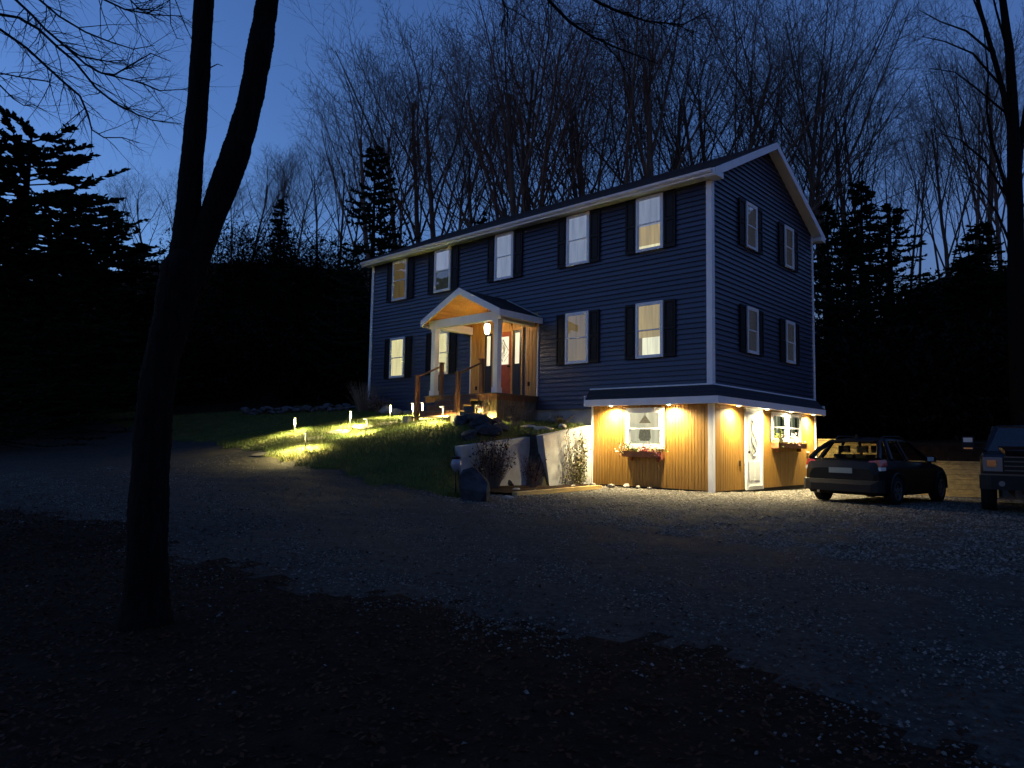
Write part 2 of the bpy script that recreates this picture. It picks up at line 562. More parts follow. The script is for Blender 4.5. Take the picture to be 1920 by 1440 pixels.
def on_drive(X, Y):
    house = (X > -14.1) & (X < 0.1) & (Y > -0.05) & (Y < 7)
    return ~lawn_mask(X, Y) & ~litter_mask(X, Y) & ~house


def gravel_spread(X, Y):
    """the drive, thinning out over the leaf-strewn edge"""
    house = (X > -14.1) & (X < 0.1) & (Y > -0.05) & (Y < 7)
    q = np.random.RandomState(2).exponential(0.45, len(X))
    edge = ~litter_mask(X, Y) | ~litter_mask(X, Y + q)
    return ~lawn_mask(X, Y) & ~lawn_mask(X, Y + 0.0) & edge & ~house & (Y < 3)


X1, Y1, r1 = scatter(190000, -10, 12, -14.2, 1.5, gravel_spread, 11)
k = r1.uniform(0, 1, len(X1)) < np.clip(1.3 - 0.055 * np.hypot(X1 - 5, Y1 + 13) * 0.6, 0.4, 1) * (0.62 + 0.38 * np.sin((Y1 + 0.12 * X1 + 0.35 * np.sin(X1 * 0.4)) * 3.3))
X1, Y1 = X1[k], Y1[k]
tag(pebbles("gravel", X1, Y1, 0.005, 0.0125, r1), "loose grey gravel spread over the whole driveway", "gravel")

def by_house(X, Y):
    return gravel_spread(X, Y) | ((X > 0.15) & (Y >= 1.5) & (Y < 9) & (X < 7) & ~litter_mask(X, Y))


X2, Y2, r2 = scatter(52000, -4.5, 7, -6.5, 8.5, by_house, 12)
tag(pebbles("gravel", X2, Y2, 0.010, 0.024, r2), "bright crushed gravel lit by the soffit lamps round the basement", "gravel")

# grass blades
def blades(name, X, Y, hmin, hmax, w, m, r, kind="stuff"):
    n = len(X)
    Z = ground_z(X, Y)
    h = r.uniform(hmin, hmax, n)
    a = r.uniform(0, 6.28, n)
    lean = r.uniform(0.1, 0.8, n) * h
    la = r.uniform(0, 6.28, n)
    dx, dy = np.cos(a) * w, np.sin(a) * w
    p0 = np.stack([X - dx, Y - dy, Z - 0.01], 1)
    p1 = np.stack([X + dx, Y + dy, Z - 0.01], 1)
    p2 = np.stack([X + np.cos(la) * lean, Y + np.sin(la) * lean, Z + h], 1)
    P = np.stack([p0, p1, p2], 1).reshape(-1, 3)
    return np_mesh(name, P, np.arange(3 * n).reshape(-1, 3), m, kind=kind)


def on_lawn(X, Y):
    return lawn_mask(X, Y) & ~((X > -14.1) & (X < 0) & (Y > -0.05) & (Y < 7)) & ~((X > -8.6) & (X < -5.4) & (Y > -2.9))


Xa, Ya, ra = scatter(190000, -14, -2.2, -7.6, 0, on_lawn, 5)
Xb, Yb, _ = scatter(60000, -30, -14, -9, 3, on_lawn, 6)
X, Y = np.concatenate([Xa, Xb]), np.concatenate([Ya, Yb])
patch = 0.5 + 0.5 * np.sin(X * 1.9 + 2 * np.sin(Y * 1.3)) * np.sin(Y * 2.4 + np.sin(X * 1.1))
k = ra.uniform(0, 1, len(X)) < 0.35 + 0.65 * patch
o = blades("grass", X[k], Y[k], 0.035, 0.12, 0.006, M["grass"], ra)
tag(o, "patchy yellow green grass on the sloping lawn", "grass")

# fallen leaves
def leaves(name, X, Y, s0, s1, m, r, lift=0.01):
    n = len(X)
    Z = ground_z(X, Y) + lift
    s = r.uniform(s0, s1, n)
    a = r.uniform(0, 6.28, n)
    u = np.stack([np.cos(a), np.sin(a), r.uniform(-0.5, 0.5, n)], 1) * s[:, None]
    v = np.stack([-np.sin(a), np.cos(a), r.uniform(-0.5, 0.5, n)], 1) * s[:, None] * 0.6
    c = np.stack([X, Y, Z], 1)
    c[:, 2] += np.abs(u[:, 2]) * 0.6 + np.abs(v[:, 2]) * 0.6
    P = np.stack([c - u, c + v, c + u, c - v], 1).reshape(-1, 3)
    return np_mesh(name, P, np.arange(4 * n).reshape(-1, 4), m, kind="stuff")


Xc, Yc, rc = scatter(40000, -6, 13, -16.5, -11, lambda x, y: litter_mask(x, y), 21)
def thin_edge(X, Y):
    q = np.random.RandomState(8).exponential(1.3, len(X))
    return on_drive(X, Y) & litter_mask(X, Y - q)


Xd, Yd, _ = scatter(26000, -8, 12, -13.5, -7.5, thin_edge, 22)
Xe, Ye, _ = scatter(2600, -13, -3, -7.3, -0.5, on_lawn, 23)
o = leaves("fallen_leaves", np.concatenate([Xc, Xd, Xe]), np.concatenate([Yc, Yd, Ye]), 0.010, 0.026, M["dead_leaf"], rc)
tag(o, "brown fallen leaves strewn over the dark foreground and drive", "leaves")

# ------------------------------------------------------------------ the house
L, D, H = 13.96, 6.88, 5.3
BX = 3.57            # the exposed basement spans x -3.57..0
house = thing("house", "two storey navy blue clapboard house with lit cedar basement storey", "house", (0, 0, 0))


def TF(p):           # front wall frame: (along x, up, outward) -> world
    return (p[0], -p[2], p[1])


def TG(p):           # gable wall frame: (along y, up, outward) -> world
    return (p[2], p[0], p[1])


bk = MB()
bk.box((-L, 0.03, -0.5), (-BX, D, H))
bk.box((-BX, 0.03, -0.02), (-0.03, D, H))
bk.prism([(0, H), (D, H), (D / 2, H + 1.72)], -L + 0.02, -0.03, TG)
bk.build("wall", M["siding"], house)
MB().box((-L + 0.02, 0.05, -3.0), (-BX, D - 0.05, -0.5)).build("foundation", M["concrete"], house)
MB().box((-BX, 0.05, -2.75), (-0.05, D - 0.05, -0.02)).build("basement_wall", M["cedar"], house)

# clapboards, one object each
EXPO = 0.130


def board(T, u0, u1, z, v0=None, v1=None):
    """lapped board: the lower edge stands proud"""
    h = EXPO + 0.012
    lo, hi, th = 0.040, 0.004, 0.020
    a0, a1 = u0, u1
    b0, b1 = (v0 if v0 is not None else u0), (v1 if v1 is not None else u1)
    pr = [(a0, z, lo - th), (a1, z, lo - th), (a1, z, lo), (a0, z, lo), (b0, z + h, 0.002), (b1, z + h, 0.002), (b1, z + h, hi), (b0, z + h, hi)]
    m = MB().add([T(p) for p in pr], [(0, 3, 2, 1), (4, 5, 6, 7), (0, 1, 5, 4), (1, 2, 6, 5), (2, 3, 7, 6), (3, 0, 4, 7)])
    return m.build("clapboard", M["siding"], house)


z = -0.5
while z < H - 0.05:
    if z < -0.05:
        board(TF, -L + 0.06, -BX, z)
    else:
        xj = rnd.uniform(-11.5, -2.5)       # butt joint
        board(TF, -L + 0.06, xj - 0.002, z)
        board(TF, xj + 0.002, -0.06, z)
    z += EXPO
z = 0.0
while z < H + 1.62:
    def ins(zz):
        return max(0, (zz - H) / 1.72 * D / 2)
    a, b = max(0.06, ins(z)), ins(z + EXPO)
    b = max(0.06, b)
    if b < D / 2:
        board(TG, a, D - a, z, b, D - b)
    z += EXPO

# corner posts, white
def corner(x0, x1, y0, y1, z0, z1):
    MB().box((x0, y0, z0), (x1, y1, z1)).build("corner_post", M["trim"], house)


corner(-0.10, 0.050, -0.050, 0.10, 0.0, H)
corner(-0.02, 0.050, D - 0.10, D + 0.03, 0.0, H)
corner(-L - 0.03, -L + 0.10, -0.050, 0.10, -0.48, H)

# roof
OV, OG = 0.32, 0.30
sl = 1.72 / (D / 2)
rz0 = H - OV * sl + 0.16


def roof_slab(sgn):
    y_e = -OV if sgn < 0 else D + OV
    yr = D / 2
    zt_r, zt_e = H + 1.72 + 0.20, H + 0.20 - OV * sl
    m = MB()
    n = 14
    for i in range(n):      # lapped shingle courses
        t0, t1 = i / n, (i + 1) / n
        ya, yb = y_e + (yr - y_e) * t0, y_e + (yr - y_e) * t1
        za, zb = zt_e + (zt_r - zt_e) * t0, zt_e + (zt_r - zt_e) * t1
        m.add([(-L - OG, ya, za - 0.06), (OG, ya, za - 0.06), (OG, yb, zb - 0.06), (-L - OG, yb, zb - 0.06),
               (-L - OG, ya, za + 0.014), (OG, ya, za + 0.014), (OG, yb, zb), (-L - OG, yb, zb)],
              [(0, 3, 2, 1), (4, 5, 6, 7), (0, 1, 5, 4), (1, 2, 6, 5), (2, 3, 7, 6), (3, 0, 4, 7)])
    m.build("roof", M["shingle"], house)


roof_slab(-1)
roof_slab(1)
ze = H + 0.20 - OV * sl - 0.065     # underside of the roof deck at the eave
for yy, s in ((-OV, -1), (D + OV, 1)):
    a, b = sorted((yy, yy + 0.03 * s))
    MB().box((-L - OG, a, ze - 0.14), (OG, b, ze + 0.02)).build("fascia", M["trim"], house)
    a, b = sorted((yy, 0.0 if s < 0 else D))
    MB().box((-L - OG + 0.01, a + 0.004, ze - 0.125), (OG - 0.01, b - 0.004, ze - 0.105)).build("soffit", M["trim"], house)
# gutter along the front eave
g = MB()
g.prism([(-OV - 0.03, ze + 0.0), (-OV - 0.11, ze + 0.0), (-OV - 0.10, ze - 0.05), (-OV - 0.07, ze - 0.085), (-OV - 0.03, ze - 0.09)], -L - OG, OG - 0.08, lambda p: (p[2], p[0], p[1]))
g.build("gutter", M["trim"], house)
for x0, x1 in ((OG, OG + 0.03), (-L - OG - 0.03, -L - OG)):
    for s in (-1, 1):
        y_e = -OV if s < 0 else D + OV
        zr, z_e = H + 1.72 + 0.20 - 0.03, H + 0.20 - OV * sl - 0.03
        MB().prism([(y_e, z_e), (D / 2, zr), (D / 2, zr - 0.20), (y_e, z_e - 0.22)], x0, x1, TG).build("rake_board", M["trim"], house)
        MB().prism([(y_e, z_e - 0.17), (D / 2, zr - 0.15), (D / 2, zr - 0.17), (y_e, z_e - 0.19)], min(x0, 0.02) if x0 > 0 else x1, x0 if x0 > 0 else -L, TG).build("rake_soffit", M["trim"], house)
# boxed eave returns at the gable corners
MB().box((0.04, -OV - 0.002, ze - 0.165), (OG + 0.028, 0.05, ze - 0.04)).build("eave_return", M["trim"], house)
MB().box((0.04, D - 0.05, ze - 0.165), (OG + 0.028, D + OV + 0.002, ze - 0.04)).build("eave_return", M["trim"], house)


# windows -----------------------------------------------------------------
def window(T, u0, u1, z0, z1, cur, sash_m="vinyl", mid=0.5, shutters=0.33, gap=0.02, curtain=None, casing=0.055):
    """double-hung window: casing frame, two sashes with panes, cloth behind; returns the frame object"""
    T0, sh_n = T, 0.070
    T = lambda p: T0((p[0], p[1], p[2] + sh_n if p[2] > -0.02 else p[2]))
    o = 0.030
    fr = MB()
    c = casing
    for a, b in (((u0, z0, 0.0), (u0 + c, z1, o)), ((u1 - c, z0, 0.0), (u1, z1, o)), ((u0 + c, z1 - c, 0.0), (u1 - c, z1, o)), ((u0 + c, z0, 0.0), (u1 - c, z0 + c * 0.9, o + 0.012))):
        fr.box(a, b, T)
    for a, b in (((u0, z0, -0.019), (u0 + 0.02, z1, 0.0)), ((u1 - 0.02, z0, -0.019), (u1, z1, 0.0)), ((u0 + 0.02, z1 - 0.02, -0.019), (u1 - 0.02, z1, 0.0)), ((u0 + 0.02, z0, -0.019), (u1 - 0.02, z0 + 0.02, 0.0))):
        fr.box(a, b, T)
    f = fr.build("window", M[sash_m], house)
    a0, a1, b0, b1 = u0 + c, u1 - c, z0 + c * 0.9, z1 - c
    zm = b0 + (b1 - b0) * mid
    s = 0.035
    for zz0, zz1, dep in ((b0, zm + 0.02, 0.012), (zm - 0.02, b1, 0.026)):
        sm = MB()
        for a, b in (((a0, zz0, dep - 0.02), (a0 + s, zz1, dep)), ((a1 - s, zz0, dep - 0.02), (a1, zz1, dep)), ((a0 + s, zz1 - s, dep - 0.02), (a1 - s, zz1, dep)), ((a0 + s, zz0, dep - 0.02), (a1 - s, zz0 + s, dep))):
            sm.box(a, b, T)
        sm.build("sash", M[sash_m], f)
        MB().add([T((a0 + s, zz0 + s, dep - 0.01)), T((a1 - s, zz0 + s, dep - 0.01)), T((a1 - s, zz1 - s, dep - 0.01)), T((a0 + s, zz1 - s, dep - 0.01))], [(0, 1, 2, 3)]).build("pane", M["glass"], f)
    # cloth or blind just inside the glass, standing 2 mm in front of the wall face
    for (m_, t0, t1, s0, s1) in cur:
        zz0, zz1 = b0 + (b1 - b0) * t0, b0 + (b1 - b0) * t1
        uu0, uu1 = a0 + (a1 - a0) * s0, a0 + (a1 - a0) * s1
        n = 10
        vs, fs = [], []
        for i in range(n + 1):
            u = uu0 + (uu1 - uu0) * i / n
            d = -0.014 + 0.003 * math.sin(i * 2.1 + u0 * 7) - 0.002
            vs += [T((u, zz0, d)), T((u, zz1, d))]
            if i:
                fs.append((2 * i - 2, 2 * i, 2 * i + 1, 2 * i - 1))
        MB().add(vs, fs).build("curtain", m_, f)
    # dark opening behind, so that no siding shows through the glass
    if shutters:
        for su in (u0 - gap - shutters, u1 + gap):
            sm = MB()
            w = shutters
            zm2 = z0 + (z1 - z0) * 0.48
            t = 0.05
            for a, b in (((su, z0, 0.018), (su + t, z1, 0.05)), ((su + w - t, z0, 0.018), (su + w, z1, 0.05)), ((su + t, z0, 0.018), (su + w - t, z0 + 0.09, 0.05)),
                         ((su + t, z1 - 0.07, 0.018), (su + w - t, z1, 0.05)), ((su + t, zm2, 0.018), (su + w - t, zm2 + 0.07, 0.05)), ((su + t, z0 + 0.09, 0.018), (su + w - t, z1 - 0.07, 0.03))):
                sm.box(a, b, lambda p: T0((p[0], p[1], p[2] + 0.026)))
            sh = sm.build("shutter", M["shutter"], house)
            pm = MB()
            for p0, p1 in ((z0 + 0.12, zm2 - 0.03), (zm2 + 0.10, z1 - 0.10)):
                pm.box((su + t + 0.025, p0, 0.03), (su + w - t - 0.025, p1, 0.042), lambda p: T0((p[0], p[1], p[2] + 0.026)))
            pm.build("panel", M["shutter"], sh)
    return f


WARM, CREAM = (1.0, 0.68, 0.28), (1.0, 0.86, 0.50)
C_dusk = curtain_mat("pale_blind_glow", (0.80, 0.82, 0.84), 0.04, (0.8, 0.85, 1.0))  # bluish glow put in for dusk light on the blinds, not room light
C_dim = curtain_mat("dim_amber_room", (0.10, 0.075, 0.03), 0.018, WARM)
C_dim2 = curtain_mat("brown_room", (0.10, 0.07, 0.03), 0.030, (1.0, 0.66, 0.26))
C_dark = curtain_mat("dark_room", (0.05, 0.055, 0.05), 0.004, (0.8, 0.9, 0.7))
C_cream = curtain_mat("lit_cream_curtain", (0.6, 0.55, 0.40), 0.165, (1.0, 0.88, 0.45))
C_amber = curtain_mat("lit_amber_wall", (0.35, 0.25, 0.08), 0.075, (1.0, 0.70, 0.22))
C_bright = curtain_mat("lit_white_blind", (0.7, 0.66, 0.5), 0.18, (1.0, 0.93, 0.62))
C_base = curtain_mat("basement_blind", (0.50, 0.48, 0.34), 0.13, (1.0, 0.93, 0.62))
C_green = curtain_mat("sage_drape_glow", (0.30, 0.33, 0.20), 0.045, (0.8, 0.9, 0.5))  # glow put into the cloth in place of soffit light falling on it
C_grey = curtain_mat("grey_blind", (0.30, 0.31, 0.33), 0.006, (0.9, 0.9, 1.0))

UZ0, UZ1, LZ0, LZ1 = 3.626, 5.114, 0.777, 2.25
FULL = (0, 1, 0, 1)
window(TF, -12.66, -11.823, UZ0, UZ1, [(C_dim, *FULL)])
window(TF, -10.312, -9.483, UZ0, UZ1, [(C_dusk, 0.52, 1, 0, 1), (C_dark, 0, 0.52, 0, 1)])
window(TF, -7.394, -6.597, UZ0, UZ1, [(C_dusk, *FULL)])
window(TF, -4.489, -3.675, UZ0, UZ1, [(C_dusk, *FULL)])
window(TF, -2.118, -1.298, UZ0, UZ1, [(C_dusk, 0.46, 1, 0, 1), (C_amber, 0.08, 0.46, 0, 1), (C_cream, 0, 0.08, 0, 1)])
window(TF, -12.66, -11.823, LZ0, LZ1, [(C_cream, *FULL)])
window(TF, -10.312, -9.483, LZ0, LZ1, [(C_cream, *FULL)])
window(TF, -4.489, -3.675, LZ0, LZ1, [(C_dim2, *FULL)])
window(TF, -2.118, -1.298, LZ0, LZ1, [(C_amber, 0.36, 1, 0, 1), (C_bright, 0, 0.36, 0.18, 1), (C_dim2, 0, 0.36, 0, 0.18)])
for (u0, u1) in ((1.875, 2.563), (4.51, 5.174)):
    window(TG, u0, u1, 3.848, 5.104, [(C_grey, *FULL)], shutters=0.36)
    window(TG, u0, u1, 0.997, 2.245, [(C_grey, *FULL)], shutters=0.36)

# porch -------------------------------------------------------------------
PX0, PX1, PYF = -8.58, -5.60, -1.68
ZF = -0.10
PC = -7.1
# cedar boards of the entrance wall, either side of the door and above it
def plank_wall(T, u0, u1, z0, z1, w, holes, m, name="plank", base=0.028, jit=0.004):
    u = u0
    while u < u1 - 0.01:
        ue = min(u + w, u1)
        segs = [(z0, z1)]
        for (h0, h1, k0, k1) in holes:
            if ue > h0 + 0.01 and u < h1 - 0.01:
                ns = []
                for a, b in segs:
                    if k0 > a:
                        ns.append((a, min(b, k0)))
                    if k1 < b:
                        ns.append((max(a, k1), b))
                segs = [s for s in ns if s[1] - s[0] > 0.02]
        for a, b in segs:
            d = base + rnd.uniform(0, jit)
            g_ = 0.0025
            MB().prism([(u + g_, 0.004), (ue - g_, 0.004), (ue - g_, d - 0.004), (ue - g_ - 0.006, d), (u + g_ + 0.006, d), (u + g_, d - 0.004)], a, b,
                       lambda p, T=T: T((p[0], p[2], p[1]))).build(name, m, house)
        u += w


DX0, DX1 = -7.83, -6.15
plank_wall(TF, -8.42, -5.57, ZF, 2.42, 0.14, [(DX0, DX1, ZF, 2.02)], M["cedar_porch_lit"], base=0.048)
for xx in (-8.45, -5.57):
    MB().box((xx, -0.062, ZF), (xx + 0.035, 0.0, 2.15)).build("edge_trim", M["trim"], house)

# front door with two sidelights
MB().box((DX0 + 0.05, -0.03, ZF + 0.06), (DX1 - 0.05, 0.028, 2.0)).build("door_backing", M["black_frame"], house)
fr = MB()
for a, b in ((DX0, DX0 + 0.05), (-7.44, -7.38), (-6.62, -6.56), (DX1 - 0.05, DX1)):
    fr.box((a, -0.07, ZF + 0.04), (b, -0.03, 2.02))
fr.box((DX0 + 0.05, -0.07, 1.96), (DX1 - 0.05, -0.03, 2.02))
fr.box((DX0, -0.10, ZF + 0.0), (DX1, -0.03, ZF + 0.04))
fr.build("door_frame", M["pine_board"], house)
door = MB().box((-7.38, -0.055, ZF + 0.05), (-6.62, -0.032, 1.95)).build("door", M["door_red"], house)
MB().box((-7.27, -0.064, 0.93), (-6.73, -0.056, 1.80)).build("door_glass", M["door_glass"], door)
ld = MB()
for i in range(7):
    t = i / 6
    pts = []
    for j in range(9):
        s = j / 8
        x = -7.0 + math.sin(s * math.pi * 2 + i * 0.9) * 0.06 * (1 + t) + (t - 0.5) * 0.36
        pts.append((x, -0.067, 1.02 + s * 0.70))
    ld.tube(pts, [0.006] * 9, 4)
for i in range(5):
    a0 = i * 1.25
    ld.tube([(-7.0 + 0.10 * math.cos(a0 + q * 0.8) * (0.4 + q / 8), -0.067, 1.38 + 0.2 * math.sin(a0 + q * 0.8) * (0.4 + q / 8)) for q in range(8)], [0.006] * 8, 4)
ld.build("leaded_pattern", M["lead"], door)
dp = MB()
for a, b in ((0.06, 0.44), (0.50, 0.86)):
    dp.box((-7.28, -0.064, a), (-6.72, -0.056, b))
dp.build("door_panel", M["door_red"], door)
MB().tube([(-6.70, -0.06, 0.86), (-6.70, -0.12, 0.86)], [0.03, 0.035], 10).build("handle", M["iron"], door)
arch = MB()
for i in range(13):
    a = math.pi * i / 12
arch.tube([(-7.0 + 0.40 * math.cos(math.pi * i / 12), -0.075, 2.12 + 0.16 * math.sin(math.pi * i / 12)) for i in range(13)], [0.022] * 13, 6)
arch.build("door_arch", M["rail"], house)
for s0, s1 in ((-7.77, -7.45), (-6.55, -6.21)):
    sd = MB()
    t = 0.08
    for a, b in (((s0, ZF + 0.05), (s0 + t, 1.95)), ((s1 - t, ZF + 0.05), (s1, 1.95)), ((s0 + t, ZF + 0.05), (s1 - t, 0.93)), ((s0 + t, 1.88), (s1 - t, 1.95))):
        sd.box((a[0], -0.055, a[1]), (b[0], -0.033, b[1]))
    so = sd.build("sidelight", M["black_frame"], house)
    MB().box((s0 + t, -0.052, 0.93), (s1 - t, -0.035, 1.88)).build("sidelight_glass", M["frosted"], so)
    MB().box((s0 + t + 0.01, -0.062, 0.12), (s1 - t - 0.01, -0.055, 0.80)).build("sidelight_panel", M["black_frame"], so)
MB().box((-5.93, -0.070, 0.22), (-5.86, -0.050, 0.34)).build("outlet_box", M["plastic"], house)
MB().box((-8.17, -0.070, 0.18), (-8.10, -0.050, 0.30)).build("outlet_box", M["plastic"], house)

# deck boards and skirt boards
y = 0.0
while y > -1.78:
    MB().box((PX0 - 0.05, y - 0.135, ZF - 0.035), (PX1 + 0.06, y - 0.006, ZF - rnd.uniform(0, 0.004))).build("deck_board", M["deck"], house)
    y -= 0.14
MB().box((PX0 - 0.03, -1.76, ZF - 0.20), (PX1 + 0.04, -1.73, ZF - 0.037)).build("rim_board", M["rail"], house)
MB().box((PX1 + 0.01, -1.73, ZF - 0.20), (PX1 + 0.04, -0.03, ZF - 0.037)).build("rim_board", M["rail"], house)
x = -6.12
while x < PX1 - 0.01:
    MB().box((x, -1.735, -1.15), (x + 0.125, -1.715, ZF - 0.202)).build("skirt_board", M["weathered"], house)
    x += 0.135
y = -1.70
while y < -0.14:
    MB().box((PX1 + 0.005, y, -1.15), (PX1 + 0.025, y + 0.125, ZF - 0.202)).build("skirt_board", M["weathered"], house)
    y += 0.135
# steps between the rails
SX0, SX1 = -7.86, -6.24
for i in range(4):
    zt = ZF - 0.17 * (i + 1)
    yf = -1.77 - 0.28 * i
    MB().box((SX0 + 0.03, yf - 0.30, zt - 0.04), (SX1 - 0.03, yf - 0.005, zt)).build("step_tread", M["deck"], house)
    MB().box((SX0 + 0.05, yf - 0.03, zt + 0.0), (SX1 - 0.05, yf - 0.012, zt + 0.128)).build("step_riser", M["rail"], house)
# rails
for sx in (SX0 - 0.05, SX1 + 0.05):
    ra_ = MB().box((sx - 0.05, -1.80, ZF - 0.0), (sx + 0.05, -1.70, 0.86))
    ro = ra_.build("railing", M["rail"], house)
    MB().box((sx - 0.05, -2.72, -0.95), (sx + 0.05, -2.62, 0.40)).build("railing_post", M["rail"], ro)
    for (yy, zz) in ((-1.75, 0.86), (-2.67, 0.40)):
        MB().box((sx - 0.07, yy - 0.07, zz), (sx + 0.07, yy + 0.07, zz + 0.03)).build("post_cap", M["rail"], ro)
    MB().tube([(sx, -1.70, 0.80), (sx, -2.72, 0.36)], [0.03, 0.03], 8).build("handrail", M["rail"], ro)

# white posts with base and collar
for xc in (-8.44, -5.76):
    po = MB().box((xc - 0.085, -1.655, ZF), (xc + 0.085, -1.485, 2.0)).build("porch_post", M["trim"], house)
    MB().box((xc - 0.105, -1.675, ZF + 0.001), (xc + 0.105, -1.465, ZF + 0.16)).build("post_base", M["trim"], po)
    MB().box((xc - 0.10, -1.67, 1.90), (xc + 0.10, -1.47, 1.998)).build("post_collar", M["trim"], po)
# beams
MB().box((-8.64, -1.67, 2.0), (-5.56, -1.47, 2.24)).build("porch_beam", M["trim"], house)
for xc in (-8.44, -5.76):
    MB().box((xc - 0.09, -1.47, 2.001), (xc + 0.09, -0.04, 2.23)).build("porch_beam", M["trim"], house)
# gable roof: two slopes of lapped shingles, cedar ceiling planks below
AX, AZ, EZ, HW = PC, 2.98, 2.17, 1.68
YF = -1.86


def porch_slope(s):
    n = 9
    m = MB()
    for i in range(n):
        t0, t1 = i / n, (i + 1) / n
        xa, xb = AX + s * HW * (1 - t0), AX + s * HW * (1 - t1)
        za, zb = EZ + (AZ - EZ) * t0, EZ + (AZ - EZ) * t1
        c = 7
        for j in range(c):
            y0_, y1_ = YF + (0 - YF) * j / c, YF + (0 - YF) * (j + 1) / c
            q = rnd.uniform(0, 0.006)
            m.add([(xa, y0_ + .003, za + 0.045), (xa, y1_ - .003, za + 0.045), (xb, y1_ - .003, zb + 0.045), (xb, y0_ + .003, zb + 0.045),
                   (xa, y0_ + .003, za + 0.072 + q), (xa, y1_ - .003, za + 0.072 + q), (xb, y1_ - .003, zb + 0.058), (xb, y0_ + .003, zb + 0.058)],
                  [(0, 3, 2, 1), (4, 5, 6, 7), (0, 1, 5, 4), (1, 2, 6, 5), (2, 3, 7, 6), (3, 0, 4, 7)])
    ob = m.build("porch_roof", M["shingle"], house)
    MB().add([(AX + s * HW, YF, EZ + 0.04), (AX + s * HW, -0.03, EZ + 0.04), (AX, -0.03, AZ + 0.04), (AX, YF, AZ + 0.04)], [(0, 1, 2, 3)]).build("roof_deck", M["pine_board"], ob)
    # ceiling planks running from house to gable
    k = 11
    for i in range(k):
        t0, t1 = i / k + 0.007, (i + 1) / k - 0.007
        xa, xb = AX + s * (HW - 0.05) * (1 - t0), AX + s * (HW - 0.05) * (1 - t1)
        za, zb = EZ - 0.02 + (AZ - EZ) * t0, EZ - 0.02 + (AZ - EZ) * t1
        m2 = MB().add([(xa, YF + 0.04, za), (xa, -0.04, za), (xb, -0.04, zb), (xb, YF + 0.04, zb), (xa, YF + 0.04, za + 0.02), (xa, -0.04, za + 0.02), (xb, -0.04, zb + 0.02), (xb, YF + 0.04, zb + 0.02)],
                      [(0, 3, 2, 1), (4, 5, 6, 7), (0, 1, 5, 4), (1, 2, 6, 5), (2, 3, 7, 6), (3, 0, 4, 7)])
        m2.build("ceiling_plank", M["pine_board"], house)
    # rake fascia on the gable front and eave fascia along the side
    MB().prism([(AX + s * (HW + 0.02), EZ + 0.07), (AX, AZ + 0.08), (AX, AZ - 0.12), (AX + s * (HW + 0.02), EZ - 0.13)], -YF, -YF + 0.03, TF).build("porch_fascia", M["trim"], house)
    MB().box((min(AX + s * HW, AX + s * (HW + 0.025)), YF, EZ - 0.12), (max(AX + s * HW, AX + s * (HW + 0.025)), -0.03, EZ + 0.06)).build("porch_fascia", M["trim"], house)
    # metal flashing where the slope meets the siding
    MB().prism([(AX + s * 0.25, AZ - 0.25 / HW * (AZ - EZ) + 0.075), (AX + s * HW, EZ + 0.075), (AX + s * HW, EZ + 0.105), (AX + s * 0.25, AZ - 0.25 / HW * (AZ - EZ) + 0.105)], 0.044, 0.058, TF).build("flashing", M["path_head"], house)


porch_slope(-1)
porch_slope(1)
# boards of the entrance wall under the porch roof
for i in range(5):
    z0_, z1_ = 2.42 + i * 0.12, 2.42 + (i + 1) * 0.12 - 0.006
    hw0 = (AZ - z1_) / (AZ - EZ) * HW - 0.08
    if hw0 > 0.05:
        MB().box((AX - hw0, -0.04, z0_), (AX + hw0, -0.028, z1_)).build("plank", M["pine_board"], house)

# hanging lantern -----------------------------------------------------------
lan = thing("lantern", "glowing glass lantern hanging on a chain under the porch gable", "lantern", (-6.9, -0.85, 1.95))
g = MB()
g.lathe([(0.045, -0.17), (0.08, -0.12), (0.10, 0.03), (0.08, 0.12), (0.04, 0.16)], 12)
g.build("globe", M["lantern_glow"], lan, smooth=True)
c = MB()
for k in range(6):
    a = math.pi * k / 3
    c.tube([(0.06 * math.cos(a), 0.06 * math.sin(a), -0.18), (0.107 * math.cos(a), 0.107 * math.sin(a), -0.12), (0.132 * math.cos(a), 0.132 * math.sin(a), 0.03), (0.106 * math.cos(a), 0.106 * math.sin(a), 0.13)], [0.005] * 4, 4)
c.lathe([(0.06, -0.20), (0.065, -0.18), (0.0, -0.23)], 8)
c.lathe([(0.115, 0.125), (0.06, 0.19), (0.02, 0.21)], 8)
c.build("cage", M["iron"], lan)
MB().tube([(0, 0, 0.2), (0, 0, 0.86)], [0.007, 0.007], 5).build("chain", M["iron"], lan)
lamp("lantern_light", "POINT", (0, 0, 0.0), 80, (1.0, 0.76, 0.42), lan, size=0.10)

# skirt roof over the basement --------------------------------------------
SO = 0.30
XL = -3.62
zt, zb_ = 0.02, -0.275


sk = MB()
n = 3
for i in range(n):
    t0, t1 = i / n, (i + 1) / n
    def P(t):
        return SO * t + 0.05 * (1 - t), zt + (zb_ - zt) * t
    (o0, z0_), (o1, z1_) = P(t0), P(t1)
    for (lift0, lift1) in ((0.0, 0.012),):
        # front strip, mitred at the corner
        sk.add([(XL, -o0, z0_), (o0, -o0, z0_), (o1, -o1, z1_ + lift1), (XL, -o1, z1_ + lift1), (XL, -o1, z1_ - 0.02), (o1, -o1, z1_ - 0.02)],
               [(0, 3, 2, 1), (3, 4, 5, 2)])
        sk.add([(o0, -o0, z0_), (o0, D + 0.02, z0_), (o1, D + SO * 0.3, z1_ + lift1), (o1, -o1, z1_ + lift1), (o1, -o1, z1_ - 0.02), (o1, D + SO * 0.3, z1_ - 0.02)],
               [(0, 3, 2, 1), (3, 4, 5, 2)])
sk.build("skirt_roof", M["shingle"], house)
fl = MB()
fl.box((XL, -0.060, 0.006), (0.060, -0.040, 0.045))
